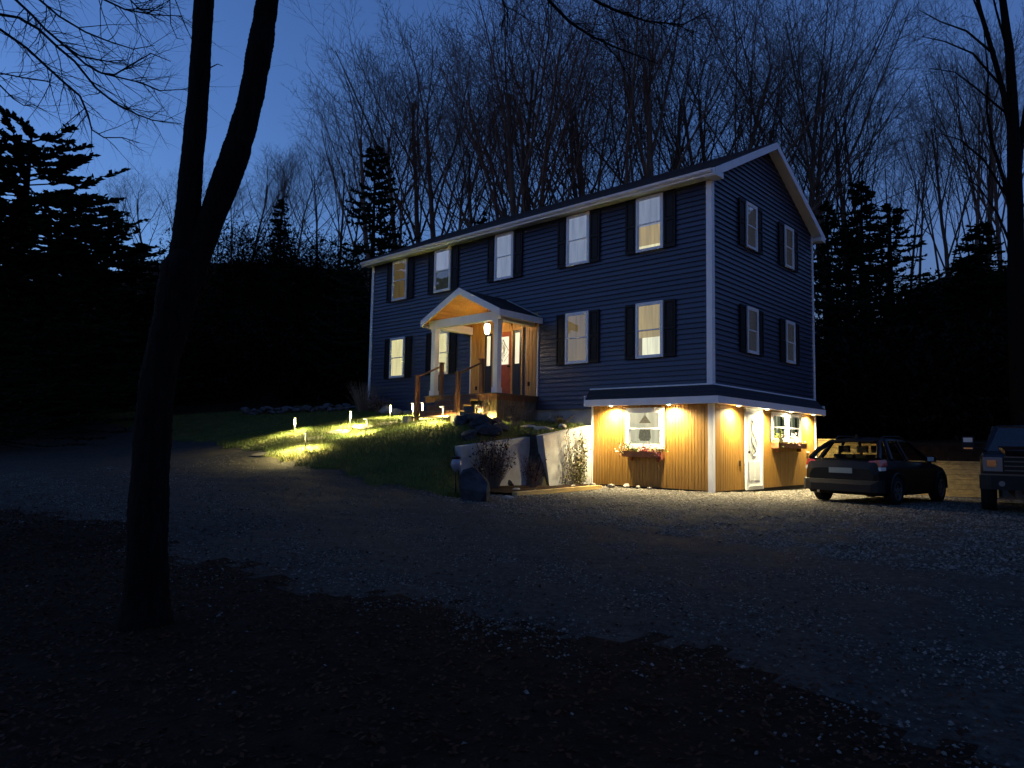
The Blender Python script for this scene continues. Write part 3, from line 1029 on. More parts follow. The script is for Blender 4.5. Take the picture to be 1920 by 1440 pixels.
fl.box((0.040, -0.040, 0.006), (0.060, D + 0.02, 0.045))
fl.build("skirt_flashing", M["trim"], house)
zs = -0.46
fa = MB()
fa.box((XL, -SO - 0.025, zs), (SO, -SO, -0.285))
fa.build("skirt_fascia", M["trim"], house)
MB().box((SO, -SO - 0.025, zs), (SO + 0.025, D + SO * 0.3, -0.285)).build("skirt_fascia", M["trim"], house)
MB().box((XL, -SO - 0.02, zs + 0.001), (XL + 0.02, -0.03, -0.16)).build("skirt_end", M["trim"], house)
MB().box((0.0, D + SO * 0.3 - 0.02, zs + 0.001), (SO, D + SO * 0.3 - 0.001, -0.16)).build("skirt_end", M["trim"], house)
MB().box((XL + 0.02, -SO + 0.001, zs + 0.012), (0.0, -0.032, zs + 0.03)).build("skirt_soffit", M["trim"], house)
MB().box((0.001, -SO + 0.001, zs + 0.012), (SO - 0.001, D + 0.06, zs + 0.03)).build("skirt_soffit", M["trim"], house)

# basement cladding: narrow cedar boards
BW0, BW1, BWZ0, BWZ1 = -2.42, -1.27, -1.58, -0.52
plank_wall(TF, -BX + 0.05, -0.08, -2.56, zs + 0.01, 0.088, [(BW0, BW1, BWZ0, BWZ1)], M["cedar"], base=0.024)
GD0, GD1 = 1.81, 2.85
GW0, GW1 = 3.42, 5.50
plank_wall(TG, 0.08, D - 0.05, -2.58, zs + 0.01, 0.098, [(GD0, GD1, -2.58, zs + 0.01), (GW0, GW1, -1.34, -0.48)], M["cedar"], base=0.024)
corner(-0.08, 0.045, -0.045, 0.08, -2.66, zs + 0.01)
corner(-BX, -BX + 0.05, -0.045, 0.03, -2.66, zs + 0.01)
corner(-0.03, 0.045, D - 0.05, D + 0.03, -2.72, zs + 0.01)
# base board at the ground
MB().box((-BX + 0.05, -0.018, -2.70), (-0.08, 0.049, -2.565)).build("base_board", M["plastic"], house)
MB().box((-0.049, 0.08, -2.74), (0.018, D - 0.05, -2.585)).build("base_board", M["plastic"], house)

w = window(TF, BW0, BW1, BWZ0, BWZ1, [(C_base, *FULL)], shutters=0, casing=0.10)
hb = MB()           # bell-shaped hanger behind the glass
hb.tube([(-1.84, -0.063, -0.60), (-1.84, -0.063, -0.72)], [0.012, 0.012], 4)
hb.prism([(-1.84, -0.70), (-2.02, -0.92), (-1.66, -0.92)], 0.060, 0.066, TF)
hb.prism([(-1.99, -1.03), (-1.69, -1.03), (-1.66, -1.30), (-1.72, -1.38), (-1.97, -1.38), (-2.03, -1.30)], 0.060, 0.066, TF)
hb.build("window_ornament", mat("ornament_cloth_glow", (0.30, 0.29, 0.20), 0.8, noise=0.5, scale=20, emit=(1.0, 0.9, 0.55), estr=0.02), w)  # slight emission stands in for light coming through the cloth
# paired window on the gable side
mid_ = (GW0 + GW1) / 2
for u0, u1 in ((GW0, mid_ - 0.05), (mid_ + 0.05, GW1)):
    w = window(TG, u0, u1, -1.32, -0.50, [(C_green, 0, 1, 0, 0.30), (C_base, 0, 1, 0.30, 0.42), (C_green, 0, 1, 0.42, 0.66), (C_dark, 0, 1, 0.66, 0.85), (C_green, 0, 1, 0.85, 1)], shutters=0, casing=0.07)
MB().box((0.0, mid_ - 0.05, -1.32), (0.06, mid_ + 0.05, -0.50)).build("window_mullion", M["vinyl"], house)
# basement door
df = MB()
df.box((0.0, GD0, -2.60), (0.06, GD0 + 0.09, zs + 0.005))
df.box((0.0, GD1 - 0.09, -2.60), (0.06, GD1, zs + 0.005))
df.box((0.0, GD0 + 0.09, -0.60), (0.06, GD1 - 0.09, zs + 0.005))
df.build("door_frame", M["vinyl"], house)
bd = MB().box((-0.04, GD0 + 0.09, -2.50), (0.025, GD1 - 0.09, -0.60)).build("door", M["door_white"], house)
u0, u1 = GD0 + 0.20, GD1 - 0.20
oc, ow, oh = (u0 + u1) / 2, (u1 - u0) / 2, 0.52
ring = MB()
ring.tube([(0.03, oc + ow * 0.8 * math.cos(2 * math.pi * k / 24), -1.20 + oh * math.sin(2 * math.pi * k / 24)) for k in range(25)], [0.014] * 25, 5)
ring.build("oval_trim", M["door_white"], bd)
MB().prism([(oc + ow * 0.78 * math.cos(2 * math.pi * k / 24), -1.20 + oh * 0.98 * math.sin(2 * math.pi * k / 24)) for k in range(24)], 0.025, 0.030, TG).build("oval_glass", mat("door_oval_glass", (0.35, 0.37, 0.34), 0.15), bd)
oo = MB()
for q in range(3):
    oo.tube([(0.034, oc + ow * 0.5 * math.sin(j * 0.5 + q * 2.1), -1.62 + 0.84 * j / 12) for j in range(13)], [0.008] * 13, 4)
oo.build("leaded_pattern", M["lead"], bd)
pn = MB()
for a, b in ((u0, oc - 0.04), (oc + 0.04, u1)):
    pn.box((0.025, a, -2.36), (0.034, b, -1.86))
pn.build("door_panel", M["door_white"], bd)
MB().tube([(0.025, GD0 + 0.15, -1.62), (0.075, GD0 + 0.15, -1.62)], [0.03, 0.035], 10).build("handle", M["iron"], bd)
MB().box((0.0, GD0 + 0.09, -2.60), (0.08, GD1 - 0.09, -2.505)).build("door_sill", M["concrete"], house)
MB().box((0.027, 1.42, -1.98), (0.045, 1.50, -1.84)).build("outlet_box", M["plastic"], house)
MB().box((0.027, 6.10, -1.62), (0.06, 6.26, -1.58)).build("hose_hook", M["trim"], house)

# recessed soffit lights
SL = [(-2.79, -0.235), (-1.04, -0.235), (0.235, 0.98), (0.235, 2.72), (0.235, 4.38), (0.235, 6.15)]
for i, (x, y) in enumerate(SL):
    ring = MB().lathe([(0.062, zs + 0.009), (0.062, zs - 0.004), (0.045, zs - 0.006), (0.045, zs + 0.006)], 14, lambda p, x=x, y=y: (p[0] + x, p[1] + y, p[2])).build("soffit_light", M["trim"], house)
    MB().lathe([(0.044, zs + 0.0), (0.03, zs - 0.012), (0.001, zs - 0.016)], 12, lambda p, x=x, y=y: (p[0] + x, p[1] + y, p[2])).build("lens", M["lens"], ring)
    lamp("soffit_lamp", "SPOT", (x, y, zs - 0.03), 100, (1.0, 0.84, 0.48), house, target=(x, y, zs - 1), size=0.05, angle=165, blend=0.9)

# ------------------------------------------------------------------ planters
def leaf_cloud(n, c, r, s0, s1, rr, flat=0.0):
    m = MB()
    for _ in range(n):
        p = Vector((rr.gauss(0, 1) * r[0], rr.gauss(0, 1) * r[1], rr.gauss(0, 1) * r[2])) + Vector(c)
        s = rr.uniform(s0, s1)
        a = Vector((rr.uniform(-1, 1), rr.uniform(-1, 1), rr.uniform(-1, 1) * (1 - flat))).normalized()
        b = a.cross(Vector((rr.uniform(-1, 1), rr.uniform(-1, 1), rr.uniform(-1, 1)))).normalized() * 0.55
        m.add([p - a * s, p + b * s, p + a * s, p - b * s], [(0, 1, 2, 3)])
    return m


rp = random.Random(3)
fb = thing("flower_box", "brown flower box with trailing pink and pale flowers under the front basement window", "flower box", (-1.83, -0.14, -1.80), group="flower boxes under the basement windows")
MB().box((-0.60, -0.10, 0.0), (0.58, 0.09, 0.15)).build("box", M["box_wood"], fb)
for xx in (-0.4, 0.38):
    MB().box((xx, -0.02, -0.10), (xx + 0.03, 0.09, -0.002)).build("bracket", M["box_wood"], fb)
f1 = MB()
for i in range(9):
    x = -0.58 + i * 0.145
    f1.v, f1.f = f1.v, f1.f
    q = leaf_cloud(16, (x, -0.03, 0.18 + 0.05 * rp.random()), (0.07, 0.06, 0.05), 0.02, 0.045, rp)
    f1.add(q.v, q.f)
q = leaf_cloud(50, (-0.52, -0.04, 0.25), (0.10, 0.06, 0.09), 0.02, 0.05, rp)
f1.add(q.v, q.f)
f1.build("foliage", M["leaf_green"], fb)
f2 = MB()
for x, zz, k in ((0.05, .2, 22), (0.2, .18, 26), (0.36, .15, 24), (0.5, .06, 24), (-0.1, .2, 12), (0.56, -0.02, 14), (-0.62, 0.1, 12)):
    q = leaf_cloud(k, (x, -0.08, zz), (0.06, 0.04, 0.05), 0.018, 0.036, rp)
    f2.add(q.v, q.f)
f2.build("flowers_pink", M["petal_red"], fb)
f3 = MB()
for x, zz, k in ((0.0, .24, 18), (0.28, .24, 18), (0.42, .12, 16), (-0.66, 0.16, 16), (-0.60, .28, 14)):
    q = leaf_cloud(k, (x, -0.09, zz), (0.06, 0.04, 0.04), 0.018, 0.034, rp)
    f3.add(q.v, q.f)
f3.build("flowers_pale", M["petal_pale"], fb)

fb = thing("flower_box", "brown flower box with green and pale plants under the paired window beside the door", "flower box", (0.14, 4.42, -1.50), group="flower boxes under the basement windows")
MB().box((-0.09, -1.0, 0.0), (0.11, 1.12, 0.14)).build("box", M["box_wood"], fb)
for yy in (-0.8, 0.85):
    MB().box((-0.09, yy, -0.10), (0.03, yy + 0.03, -0.002)).build("bracket", M["box_wood"], fb)
f1 = leaf_cloud(90, (0.0, -0.80, 0.28), (0.07, 0.13, 0.12), 0.025, 0.06, rp)
for yy in (-0.4, -0.2, 0.1, 0.4, 0.7):
    q = leaf_cloud(18, (0.02, yy, 0.17), (0.05, 0.12, 0.05), 0.02, 0.045, rp)
    f1.add(q.v, q.f)
f1.build("foliage", M["leaf_green"], fb)
f3 = leaf_cloud(70, (0.03, 0.28, 0.27), (0.06, 0.16, 0.09), 0.02, 0.045, rp)
q = leaf_cloud(40, (0.05, 0.62, 0.18), (0.05, 0.12, 0.05), 0.02, 0.04, rp)
f3.add(q.v, q.f)
f3.build("flowers_pale", M["petal_pale"], fb)
cr = thing("wooden_crate", "small pale wooden crate standing on the end of the side flower box", "crate", (0.15, 3.56, -1.355))
MB().box((-0.08, -0.13, 0.0), (0.10, 0.13, 0.02)).build("base", M["timber"], cr)
for zz in (0.025, 0.085):
    for a, b in (((-0.09, -0.14), (-0.075, 0.14)), ((0.095, -0.14), (0.11, 0.14)), ((-0.075, -0.14), (0.095, -0.125)), ((-0.075, 0.125), (0.095, 0.14))):
        MB().box((a[0], a[1], zz), (b[0], b[1], zz + 0.05)).build("slat", M["timber"], cr)


# ------------------------------------------------------------------ rocks, retaining walls, garden bed
def rock(name, label, loc, size, m, seed, cat="rock", group=None, flat=0.7, rz=0.0):
    rr = np.random.RandomState(seed)
    import bmesh
    bm = bmesh.new()
    bmesh.ops.create_icosphere(bm, subdivisions=2, radius=1.0)
    ph = rr.uniform(0, 6, 6)
    pl = [(Vector(rr.normal(size=3)).normalized(), rr.uniform(0.45, 0.85)) for _ in range(12)]
    for v in bm.verts:
        c = v.co.copy()
        for nrm, dd in pl:
            e = c.dot(nrm) - dd
            if e > 0:
                c -= nrm * e
        c *= 1 + rr.uniform(-0.07, 0.07) + 0.05 * math.sin(c.x * 7 + ph[0]) * math.sin(c.y * 6 + ph[1]) + 0.04 * math.sin(c.z * 9 + ph[2])
        v.co = Vector((c.x * size[0], c.y * size[1], c.z * size[2]))
    me = bpy.data.meshes.new(name)
    bm.to_mesh(me)
    bm.free()
    me.materials.append(m)
    o = bpy.data.objects.new(name, me)
    COL.objects.link(o)
    o.location = loc
    o.rotation_euler = (0, 0, rz)
    if label:
        tag(o, label, cat, group)
    return o


def wall_slab(name, label, poly_yz, x0, x1):
    o = MB().prism(poly_yz, x0, x1, TG).build(name, M["concrete"])
    return tag(o, label, "retaining wall", "concrete retaining walls beside the basement")


wall_slab("retaining_wall", "lit concrete retaining wall with sloping outer end, against the cedar basement", [(-0.05, -2.75), (-1.78, -2.80), (-2.12, -1.29), (-0.05, -0.97)], -3.78, -3.56)
wall_slab("retaining_wall", "shaded concrete retaining wall set back behind the tall shrub and boulder", [(-2.0, -2.80), (-4.45, -2.80), (-4.45, -1.60), (-3.3, -1.47), (-2.0, -1.33)], -4.32, -4.10)
# timber edging of the garden bed
def beam(name, label, a, b, w, h, m, cat, up=0.0, group=None):
    a, b = Vector(a), Vector(b)
    d = (b - a)
    ln = d.length
    o = MB().box((0, -w / 2, 0), (ln, w / 2, h)).build(name, m)
    o.location = a
    o.rotation_euler = d.to_track_quat("X", "Z").to_euler()
    return tag(o, label, cat, group)


beam("timber_edging", "long pale timber lying along the garden bed edge on the gravel", (-2.22, -4.62, -2.64), (-2.62, -0.95, -2.62), 0.13, 0.09, M["timber"], "timber")
rock("bed_rock", "small pale rock at the outer end of the timber edging", (-2.05, -4.95, -2.66), (0.22, 0.10, 0.07), M["pale_stone"], 4, group=None, rz=1.1)
bed = MB()
pts = [(-3.55, -0.1), (-2.68, -0.95), (-2.28, -4.6), (-3.0, -5.0), (-4.08, -4.4), (-4.08, -2.0), (-3.55, -1.9)]
bed.add([(x, y, gz(max(x, -3.5), y) + 0.05) for x, y in pts], [tuple(range(len(pts)))])
bo = bed.build("garden_bed", M["litter_soil"], kind="structure")
k = 0
for (x, y, s) in ((-3.2, -.5, .13), (-2.9, -.75, .10), (-2.55, -.55, .12), (-2.2, -.35, .14), (-1.9, -.28, .11), (-1.6, -.22, .09), (-3.0, -3.7, .12), (-2.75, -3.3, .09), (-3.3, -1.2, .10)):
    k += 1
    rock("bed_stone", ["round pale stone at the foot of the lit retaining wall by the cedar corner", "small stone next in line along the garden bed towards the cedar wall", "stone on the gravel just left of the front flower box shadow",
         "largest stone at the foot of the cedar wall left end", "stone at the cedar wall foot under the flower box left edge", "smallest stone at the cedar wall foot under the flower box",
         "stone in the shaded bed in front of the set back retaining wall", "small stone in the shaded bed nearest the timber edging", "stone tucked under the vine on the lit retaining wall"][k - 1],
         (x, y, gz(max(x, -3.5), y) + s * 0.35), (s, s * 0.8, s * 0.6), M["pale_stone"], 30 + k, "stone", "pale stones along the garden bed", rz=k)
rock("boulder", "big dark boulder standing at the toe of the lawn below the retaining wall", (-2.35, -5.72, -2.46), (0.50, 0.42, 0.62), M["dark_rock"], 12, "boulder")
# solar globe on a short stake beside the boulder
sg = thing("globe_light", "unlit pale glass globe on a short stake beside the dark boulder", "garden light", (-2.75, -5.85, -2.62))
MB().tube([(0, 0, 0), (0, 0, 0.55)], [0.015, 0.015], 6).build("stake", M["plastic"], sg)
MB().lathe([(0.02, 0.50), (0.07, 0.54), (0.11, 0.62), (0.115, 0.68), (0.08, 0.77), (0.02, 0.80)], 14).build("globe", mat("globe_glass", (0.22, 0.23, 0.28), 0.2), sg, smooth=True)
MB().lathe([(0.09, 0.765), (0.10, 0.80), (0.03, 0.83), (0.0, 0.83)], 12).build("cap", M["plastic"], sg)

MR = [(-5.35, -2.75, .42, .34, .36), (-4.85, -3.05, .36, .30, .30), (-5.1, -2.35, .28, .25, .22), (-4.45, -3.25, .40, .32, .24), (-4.6, -2.6, .34, .28, .18), (-4.25, -2.75, .30, .24, .20), (-4.55, -3.75, .30, .25, .22), (-5.55, -3.1, .26, .2, .24), (-4.1, -1.35, .36, .16, .10), (-4.0, -0.8, .40, .14, .09), (-4.6, -1.5, .32, .16, .09)]
ML = ["tallest dark rock of the pile on the mound beside the steps", "jagged rock in front of the tallest one on the mound", "rock leaning on the deck skirt side of the rock pile", "broad dark slab rock at the edge above the shaded retaining wall",
      "flat rock in the middle of the mound pile", "rock at the right end of the pile above the retaining wall step", "low rock nearest the drive on the mound pile", "rock at the lawn side end of the pile by the step rail",
      "long flat stone on top of the lit retaining wall bed", "flat stone nearest the house foundation above the lit retaining wall", "flat stone behind the rock pile by the deck skirt"]
for i, ((x, y, a, b, c), lb) in enumerate(zip(MR, ML)):
    rock("rock", lb, (x, y, gz(x, y) + c * 0.35), (a, b, c), M["dark_rock"] if i < 8 else M["pale_stone"], 50 + i, "rock", "rocks piled on the mound", rz=i * 1.3)
# stones edging the bed along the house
EL = [(-11.9, -.75, .30, "big rounded stone lit by the path lamp nearest the dry ornamental grass"), (-11.2, -.85, .22, "rounded stone second along the bed before the front wall"), (-10.6, -.8, .24, "pale rounded stone midway between the grass clump and steps"),
      (-9.9, -.85, .20, "low pale stone behind the path lamp beside the steps"), (-9.3, -.95, .22, "pale stone of the bed nearest the left step rail")]
for i, (x, y, s, lb) in enumerate(EL):
    rock("edging_stone", lb, (x, y, gz(x, y) + s * 0.35), (s * 1.2, s * 0.8, s * 0.75), M["pale_stone"], 80 + i, "stone", "stones edging the front bed", rz=i)
for (x, y, lb) in ((-7.95, -2.95, "square pale stone block left of the bottom step"), (-6.02, -2.85, "square pale stone block right of the bottom step")):
    o = MB().box((-0.11, -0.11, 0), (0.11, 0.11, 0.24)).build("stone_block", M["pale_stone"])
    o.location = (x, y, gz(x, y) - 0.03)
    tag(o, lb, "stone block", "stone blocks beside the steps")
# low dry-stone row left of the house
row = thing("stone_row", "low grey dry stone row running left from the house corner", "stone wall", (0, 0, 0))
for i in range(46):
    t = i / 45
    x, y = -20.5 + 6.4 * t + rp.uniform(-.1, .1), -1.6 + 1.1 * t + rp.uniform(-.1, .1)
    s = rp.uniform(0.10, 0.21)
    o = rock("stone", None, (x, y, gz(x, y) + s * rp.uniform(0.3, 1.2)), (s * 1.4, s, s * 0.7), M["rock"], 200 + i, rz=rp.uniform(0, 3))
    o.parent = row
tag(rock("stone_slab", "pale flat slab lying at the edge of the dark wood far left of the drive", (-29.5, -4.4, gz(-29.5, -4.4) + 0.16), (0.62, 0.4, 0.16), M["pale_stone"], 300), "pale flat slab lying at the edge of the dark wood far left of the drive", "stone slab")
# flagstones of the path up the lawn
FS = [(-8.5, -6.55), (-8.95, -5.75), (-9.5, -5.0), (-9.5, -4.2), (-9.35, -3.5), (-8.9, -2.95), (-8.2, -2.75), (-7.4, -3.1), (-8.7, -6.95)]
FLb = ["flagstone second from the drive, between the first two path lamps", "third flagstone up the lawn path", "fourth flagstone, at the bend of the lawn path", "fifth flagstone, level with the second near lamp", "sixth flagstone up the lawn path", "seventh flagstone, where the path turns to the steps",
       "eighth flagstone, just before the steps", "wide flagstone at the foot of the steps", "first flagstone at the drive end of the lawn path"]
for i, ((x, y), lb) in enumerate(zip(FS, FLb)):
    n = 9
    rr = random.Random(i)
    poly = [((0.36 + rr.uniform(-.06, .06)) * math.cos(2 * math.pi * k / n), (0.26 + rr.uniform(-.05, .05)) * math.sin(2 * math.pi * k / n)) for k in range(n)]
    o = MB().prism(poly, -0.03, 0.03, lambda p: p).build("flagstone", M["flag"])
    e = 0.3
    nx, ny = (gz(x + e, y) - gz(x - e, y)) / (2 * e), (gz(x, y + e) - gz(x, y - e)) / (2 * e)
    o.location = (x, y, gz(x, y) + 0.0)
    o.rotation_euler = Vector((-nx, -ny, 1)).to_track_quat("Z", "Y").to_euler()
    tag(o, lb, "flagstone", "flagstones of the lawn path")

# ------------------------------------------------------------------ path lamps: post, lit head plate, hood
PL = [(-11.30, -4.60, "path lamp standing furthest left on the far side of the lawn path"), (-9.78, -3.67, "second path lamp along the far side of the lawn path"), (-10.35, -1.76, "hooded path lamp before the big rounded stone by the front wall"),
      (-9.36, -1.62, "path lamp with hook hood left of the step rail"), (-8.75, -1.75, "white path lamp closest to the left step rail"),
      (-7.66, -6.41, "front path lamp with dark post nearest the drive"), (-8.30, -4.15, "near side path lamp with dark post halfway up the lawn"), (-6.35, -3.05, "path lamp standing at the right step rail beside the rocks"), (-5.85, -2.32, "path lamp half hidden behind the mound rocks, lighting the deck skirt")]
PT = [(-9.2, -5.6), (-9.2, -4.2), (-9.0, -2.9), (-8.6, -2.8), (-8.0, -2.8), (-9.0, -6.0), (-9.2, -4.6), (-7.4, -3.3), (-5.75, -1.7)]
proto = None
for i, ((x, y, lb), (tx, ty)) in enumerate(zip(PL, PT)):
    a = math.atan2(ty - y, tx - x)
    if proto is None:
        proto = thing("path_lamp", lb, "path lamp", (0, 0, 0), 0, "path lamps along the lawn path")
        MB().box((-0.012, -0.012, -0.10), (0.012, 0.012, 0.22)).build("post", M["path_post"], proto)
        MB().box((-0.014, -0.018, 0.22), (0.010, 0.018, 0.45)).build("head", M["path_head"], proto)
        hd = MB().box((-0.014, -0.035, 0.452), (0.11, 0.035, 0.47)).build("hood", M["path_head"], proto)
        MB().box((0.02, -0.025, 0.443), (0.10, 0.025, 0.450)).build("lens", M["path_glow"], hd)
        o = proto
    else:
        o = copy_tree(proto)
        o["label"] = lb
    o.location = (x, y, gz(x, y))
    o.rotation_euler = (rp.uniform(-.04, .04), rp.uniform(-.04, .04), a)
    d = Vector((math.cos(a), math.sin(a), 0))
    lamp("path_lamp_light", "SPOT", Vector((x, y, gz(x, y) + 0.435)) + d * 0.06, 140, (1.0, 0.83, 0.34), None, target=Vector((x, y, gz(x, y) + 0.0)) + d * 0.10, size=0.03, angle=157, blend=0.8)


# ------------------------------------------------------------------ shrubs, dry grass, vine
def stem_clump(name, label, cat, x, y, n, h, spread, m, seed, z=None, leafm=None, leafn=0, group=None, curve=0.3):
    rr = random.Random(seed)
    t = thing(name, label, cat, (x, y, gz(x, y) if z is None else z), group=group)
    st = MB()
    lf = MB()
    for i in range(n):
        a = rr.uniform(0, 6.28)
        s = rr.uniform(0, 1) ** 0.7 * spread
        hh = h * rr.uniform(0.55, 1.05)
        p0 = Vector((math.cos(a) * s * 0.25, math.sin(a) * s * 0.25, -0.03))
        pts = [p0]
        for q in range(1, 5):
            f = q / 4
            pts.append(Vector((math.cos(a) * s * (0.25 + 0.75 * f ** (1 + curve)) + rr.uniform(-.02, .02), math.sin(a) * s * (0.25 + 0.75 * f ** (1 + curve)) + rr.uniform(-.02, .02), hh * f * (1 - 0.12 * f * curve))))
        st.tube(pts, [0.007, 0.006, 0.005, 0.004, 0.002], 3, cap=False)
        for _ in range(leafn):
            f = rr.uniform(0.3, 1)
            k = min(3, int(f * 4))
            p = pts[k].lerp(pts[k + 1], f * 4 - k)
            q = leaf_cloud(1, p, (0.02, 0.02, 0.02), 0.02, 0.045, rr)
            lf.add(q.v, q.f)
    st.build("stems", m, t)
    if lf.v:
        lf.build("leaves", leafm, t)
    return t


stem_clump("ornamental_grass", "dry ornamental grass clump at the far left corner of the house", "dry grass", -13.2, -.75, 190, 1.15, .75, M["dry_stem"], 1)
stem_clump("dry_shrub", "low reddish dry shrub next to the ornamental grass under the first window", "shrub", -12.3, -.7, 90, .62, .55, M["dry_stem"], 2, leafm=M["dead_leaf"], leafn=3)
stem_clump("dry_shrub", "tall leafless shrub hanging before the shaded retaining wall", "shrub", -3.75, -3.75, 230, 1.25, .60, M["dry_stem"], 3, z=-2.6, leafm=M["dead_leaf"], leafn=5)
stem_clump("dry_shrub", "small wispy shrub in the shaded corner between the two retaining walls", "shrub", -3.35, -2.75, 70, 0.85, .40, M["dry_stem"], 4, z=-2.6, leafm=M["dead_leaf"], leafn=2)
stem_clump("dry_shrub", "dry arching shrub against the deck skirt boards", "shrub", -5.0, -1.6, 60, .7, .6, M["dry_stem"], 5, leafm=M["leaf_ivy"], leafn=2, curve=1.4)
stem_clump("dry_shrub", "low scrubby growth along the foundation above the lit wall", "shrub", -4.3, -.5, 60, .35, .55, M["dry_stem"], 6, leafm=M["leaf_ivy"], leafn=3, curve=1.0)
stem_clump("dry_shrub", "thin shrub sprouting between the mound rocks and deck corner", "shrub", -5.6, -2.2, 40, .9, .35, M["dry_stem"], 7, leafm=M["leaf_ivy"], leafn=2)
vine = thing("climbing_vine", "yellowish vine climbing the lit concrete retaining wall", "vine", (-3.5, -0.9, -2.58))
vs, vl = MB(), MB()
rv = random.Random(9)
for i in range(44):
    y0 = rv.uniform(-.55, .4)
    pts = [Vector((0.02, y0, 0))]
    hh = rv.uniform(0.5, 1.55)
    for q in range(1, 7):
        pts.append(Vector((0.02 + rv.uniform(0, .05), y0 + rv.uniform(-.10, .10) + 0.12 * q / 6, hh * q / 6)))
    vs.tube(pts, [0.006] * 7, 3, cap=False)
    for _ in range(26):
        f = rv.uniform(0.1, 1)
        k = min(5, int(f * 6))
        p = pts[k].lerp(pts[k + 1], f * 6 - k)
        q = leaf_cloud(1, p + Vector((0.03, 0, 0)), (0.03, 0.07, 0.05), 0.018, 0.04, rv)
        vl.add(q.v, q.f)
vs.build("stems", M["dry_stem"], vine)
vl.build("leaves", M["leaf_ivy"], vine)

# ------------------------------------------------------------------ timber retaining wall behind the house
tw = thing("timber_wall", "horizontal timber retaining wall stepping down behind the house and parked car", "retaining wall", (0, 9.5, 0))
TWA = math.atan2(1.9, 3.6)
TWX, TWY = -0.25, 7.35


def TW(p):
    c, s_ = math.cos(TWA), math.sin(TWA)
    return (TWX + p[0] * c - p[1] * s_, TWY + p[0] * s_ + p[1] * c - 9.5, p[2])


for (x0, x1, zt) in ((0.0, 1.9, -1.22), (1.91, 5.2, -1.84)):
    zc = -2.95
    i = 0
    while zc < zt - 0.05:
        hgt = min(0.15, zt - zc)
        cuts = [x0, x0 + (0.9 if i % 2 else 1.5), x1]
        for a, b in zip(cuts[:-1], cuts[1:]):
            d = rp.uniform(0, 0.012)
            MB().box((a + 0.003, -d, zc + 0.004), (b - 0.003, 0.14, zc + hgt - 0.004), TW).build("timber", M["timber"], tw)
        zc += hgt
        i += 1
    MB().box((x0, -0.04, zt), (x1, 0.17, zt + 0.045), TW).build("cap_board", M["timber"], tw)

# ------------------------------------------------------------------ vehicles
def loft(sections, m=None):
    """sections: list of equal-length point loops"""
    mb = MB() if m is None else m
    n = len(sections[0])
    vs = [p for s in sections for p in s]
    fs = []
    for i in range(len(sections) - 1):
        for k in range(n):
            k2 = (k + 1) % n
            fs.append((i * n + k, i * n + k2, (i + 1) * n + k2, (i + 1) * n + k))
    fs.append(tuple(range(n - 1, -1, -1)))
    fs.append(tuple((len(sections) - 1) * n + k for k in range(n)))
    return mb.add(vs, fs)


def wheel(parent, x, y, r, w, side):
    """axle along x"""
    t = MB().lathe([(r * 0.62, -w / 2), (r * 0.93, -w / 2), (r, -w * 0.36), (r, w * 0.36), (r * 0.93, w / 2), (r * 0.62, w / 2)], 24, lambda p: (p[0] + x, p[1] + y, p[2] + r), ax="x").build("wheel", M["tyre"], parent, smooth=True)
    rm = MB()
    xo = x + side * w * 0.38
    rm.lathe([(r * 0.66, -0.03), (r * 0.66, 0.03), (r * 0.58, 0.03), (r * 0.58, -0.03)], 20, lambda p: (p[0] + xo, p[1] + y, p[2] + r), ax="x")
    for k in range(5):
        a = 2 * math.pi * k / 5
        c, s = math.cos(a), math.sin(a)
        rm.box((-0.015, -0.035, 0.02), (0.015, 0.035, r * 0.6), lambda p, c=c, s=s: (p[0] + xo, p[1] * c - p[2] * s + y, p[1] * s + p[2] * c + r))
    rm.lathe([(0.001, 0.02 * side), (0.06, 0.02 * side), (0.06, -0.02 * side)], 10, lambda p: (p[0] + xo, p[1] + y, p[2] + r), ax="x")
    rm.build("rim", M["rim"], t)
    return t


# hatchback: local x = right, y = forward, z up, origin under the middle of the rear bumper
car = thing("parked_car", "black hatchback parked beside the basement with its tail towards the drive", "car", (2.67, 0.85, gz(2.7, 3) + 0.0), math.radians(-7))


def ring(y, hw, zb, zs, zm, zt, inset=0.06):
    pts = [(-hw * 0.86, zb), (-hw * 0.98, zb + 0.10), (-hw, zs), (-hw * 0.985, zm), (-hw + inset, zt - 0.03), (-hw + inset + 0.05, zt), (0, zt + 0.02),
           (hw - inset - 0.05, zt), (hw - inset, zt - 0.03), (hw * 0.985, zm), (hw, zs), (hw * 0.98, zb + 0.10), (hw * 0.86, zb)]
    return [(x, y, z) for x, z in pts]


secs = [ring(0.02, 0.72, 0.34, 0.48, 0.66, 0.80), ring(0.07, 0.82, 0.24, 0.48, 0.74, 0.95), ring(0.25, 0.875, 0.22, 0.50, 0.80, 1.02), ring(0.8, 0.89, 0.20, 0.52, 0.82, 1.02), ring(2.0, 0.89, 0.20, 0.52, 0.80, 0.98),
        ring(3.0, 0.885, 0.20, 0.52, 0.78, 0.95), ring(3.25, 0.88, 0.22, 0.52, 0.76, 0.93), ring(3.9, 0.85, 0.22, 0.50, 0.70, 0.83), ring(4.25, 0.77, 0.24, 0.48, 0.62, 0.72), ring(4.42, 0.62, 0.30, 0.46, 0.56, 0.60)]
loft(secs).build("body", M["car_paint"], car, smooth=False)
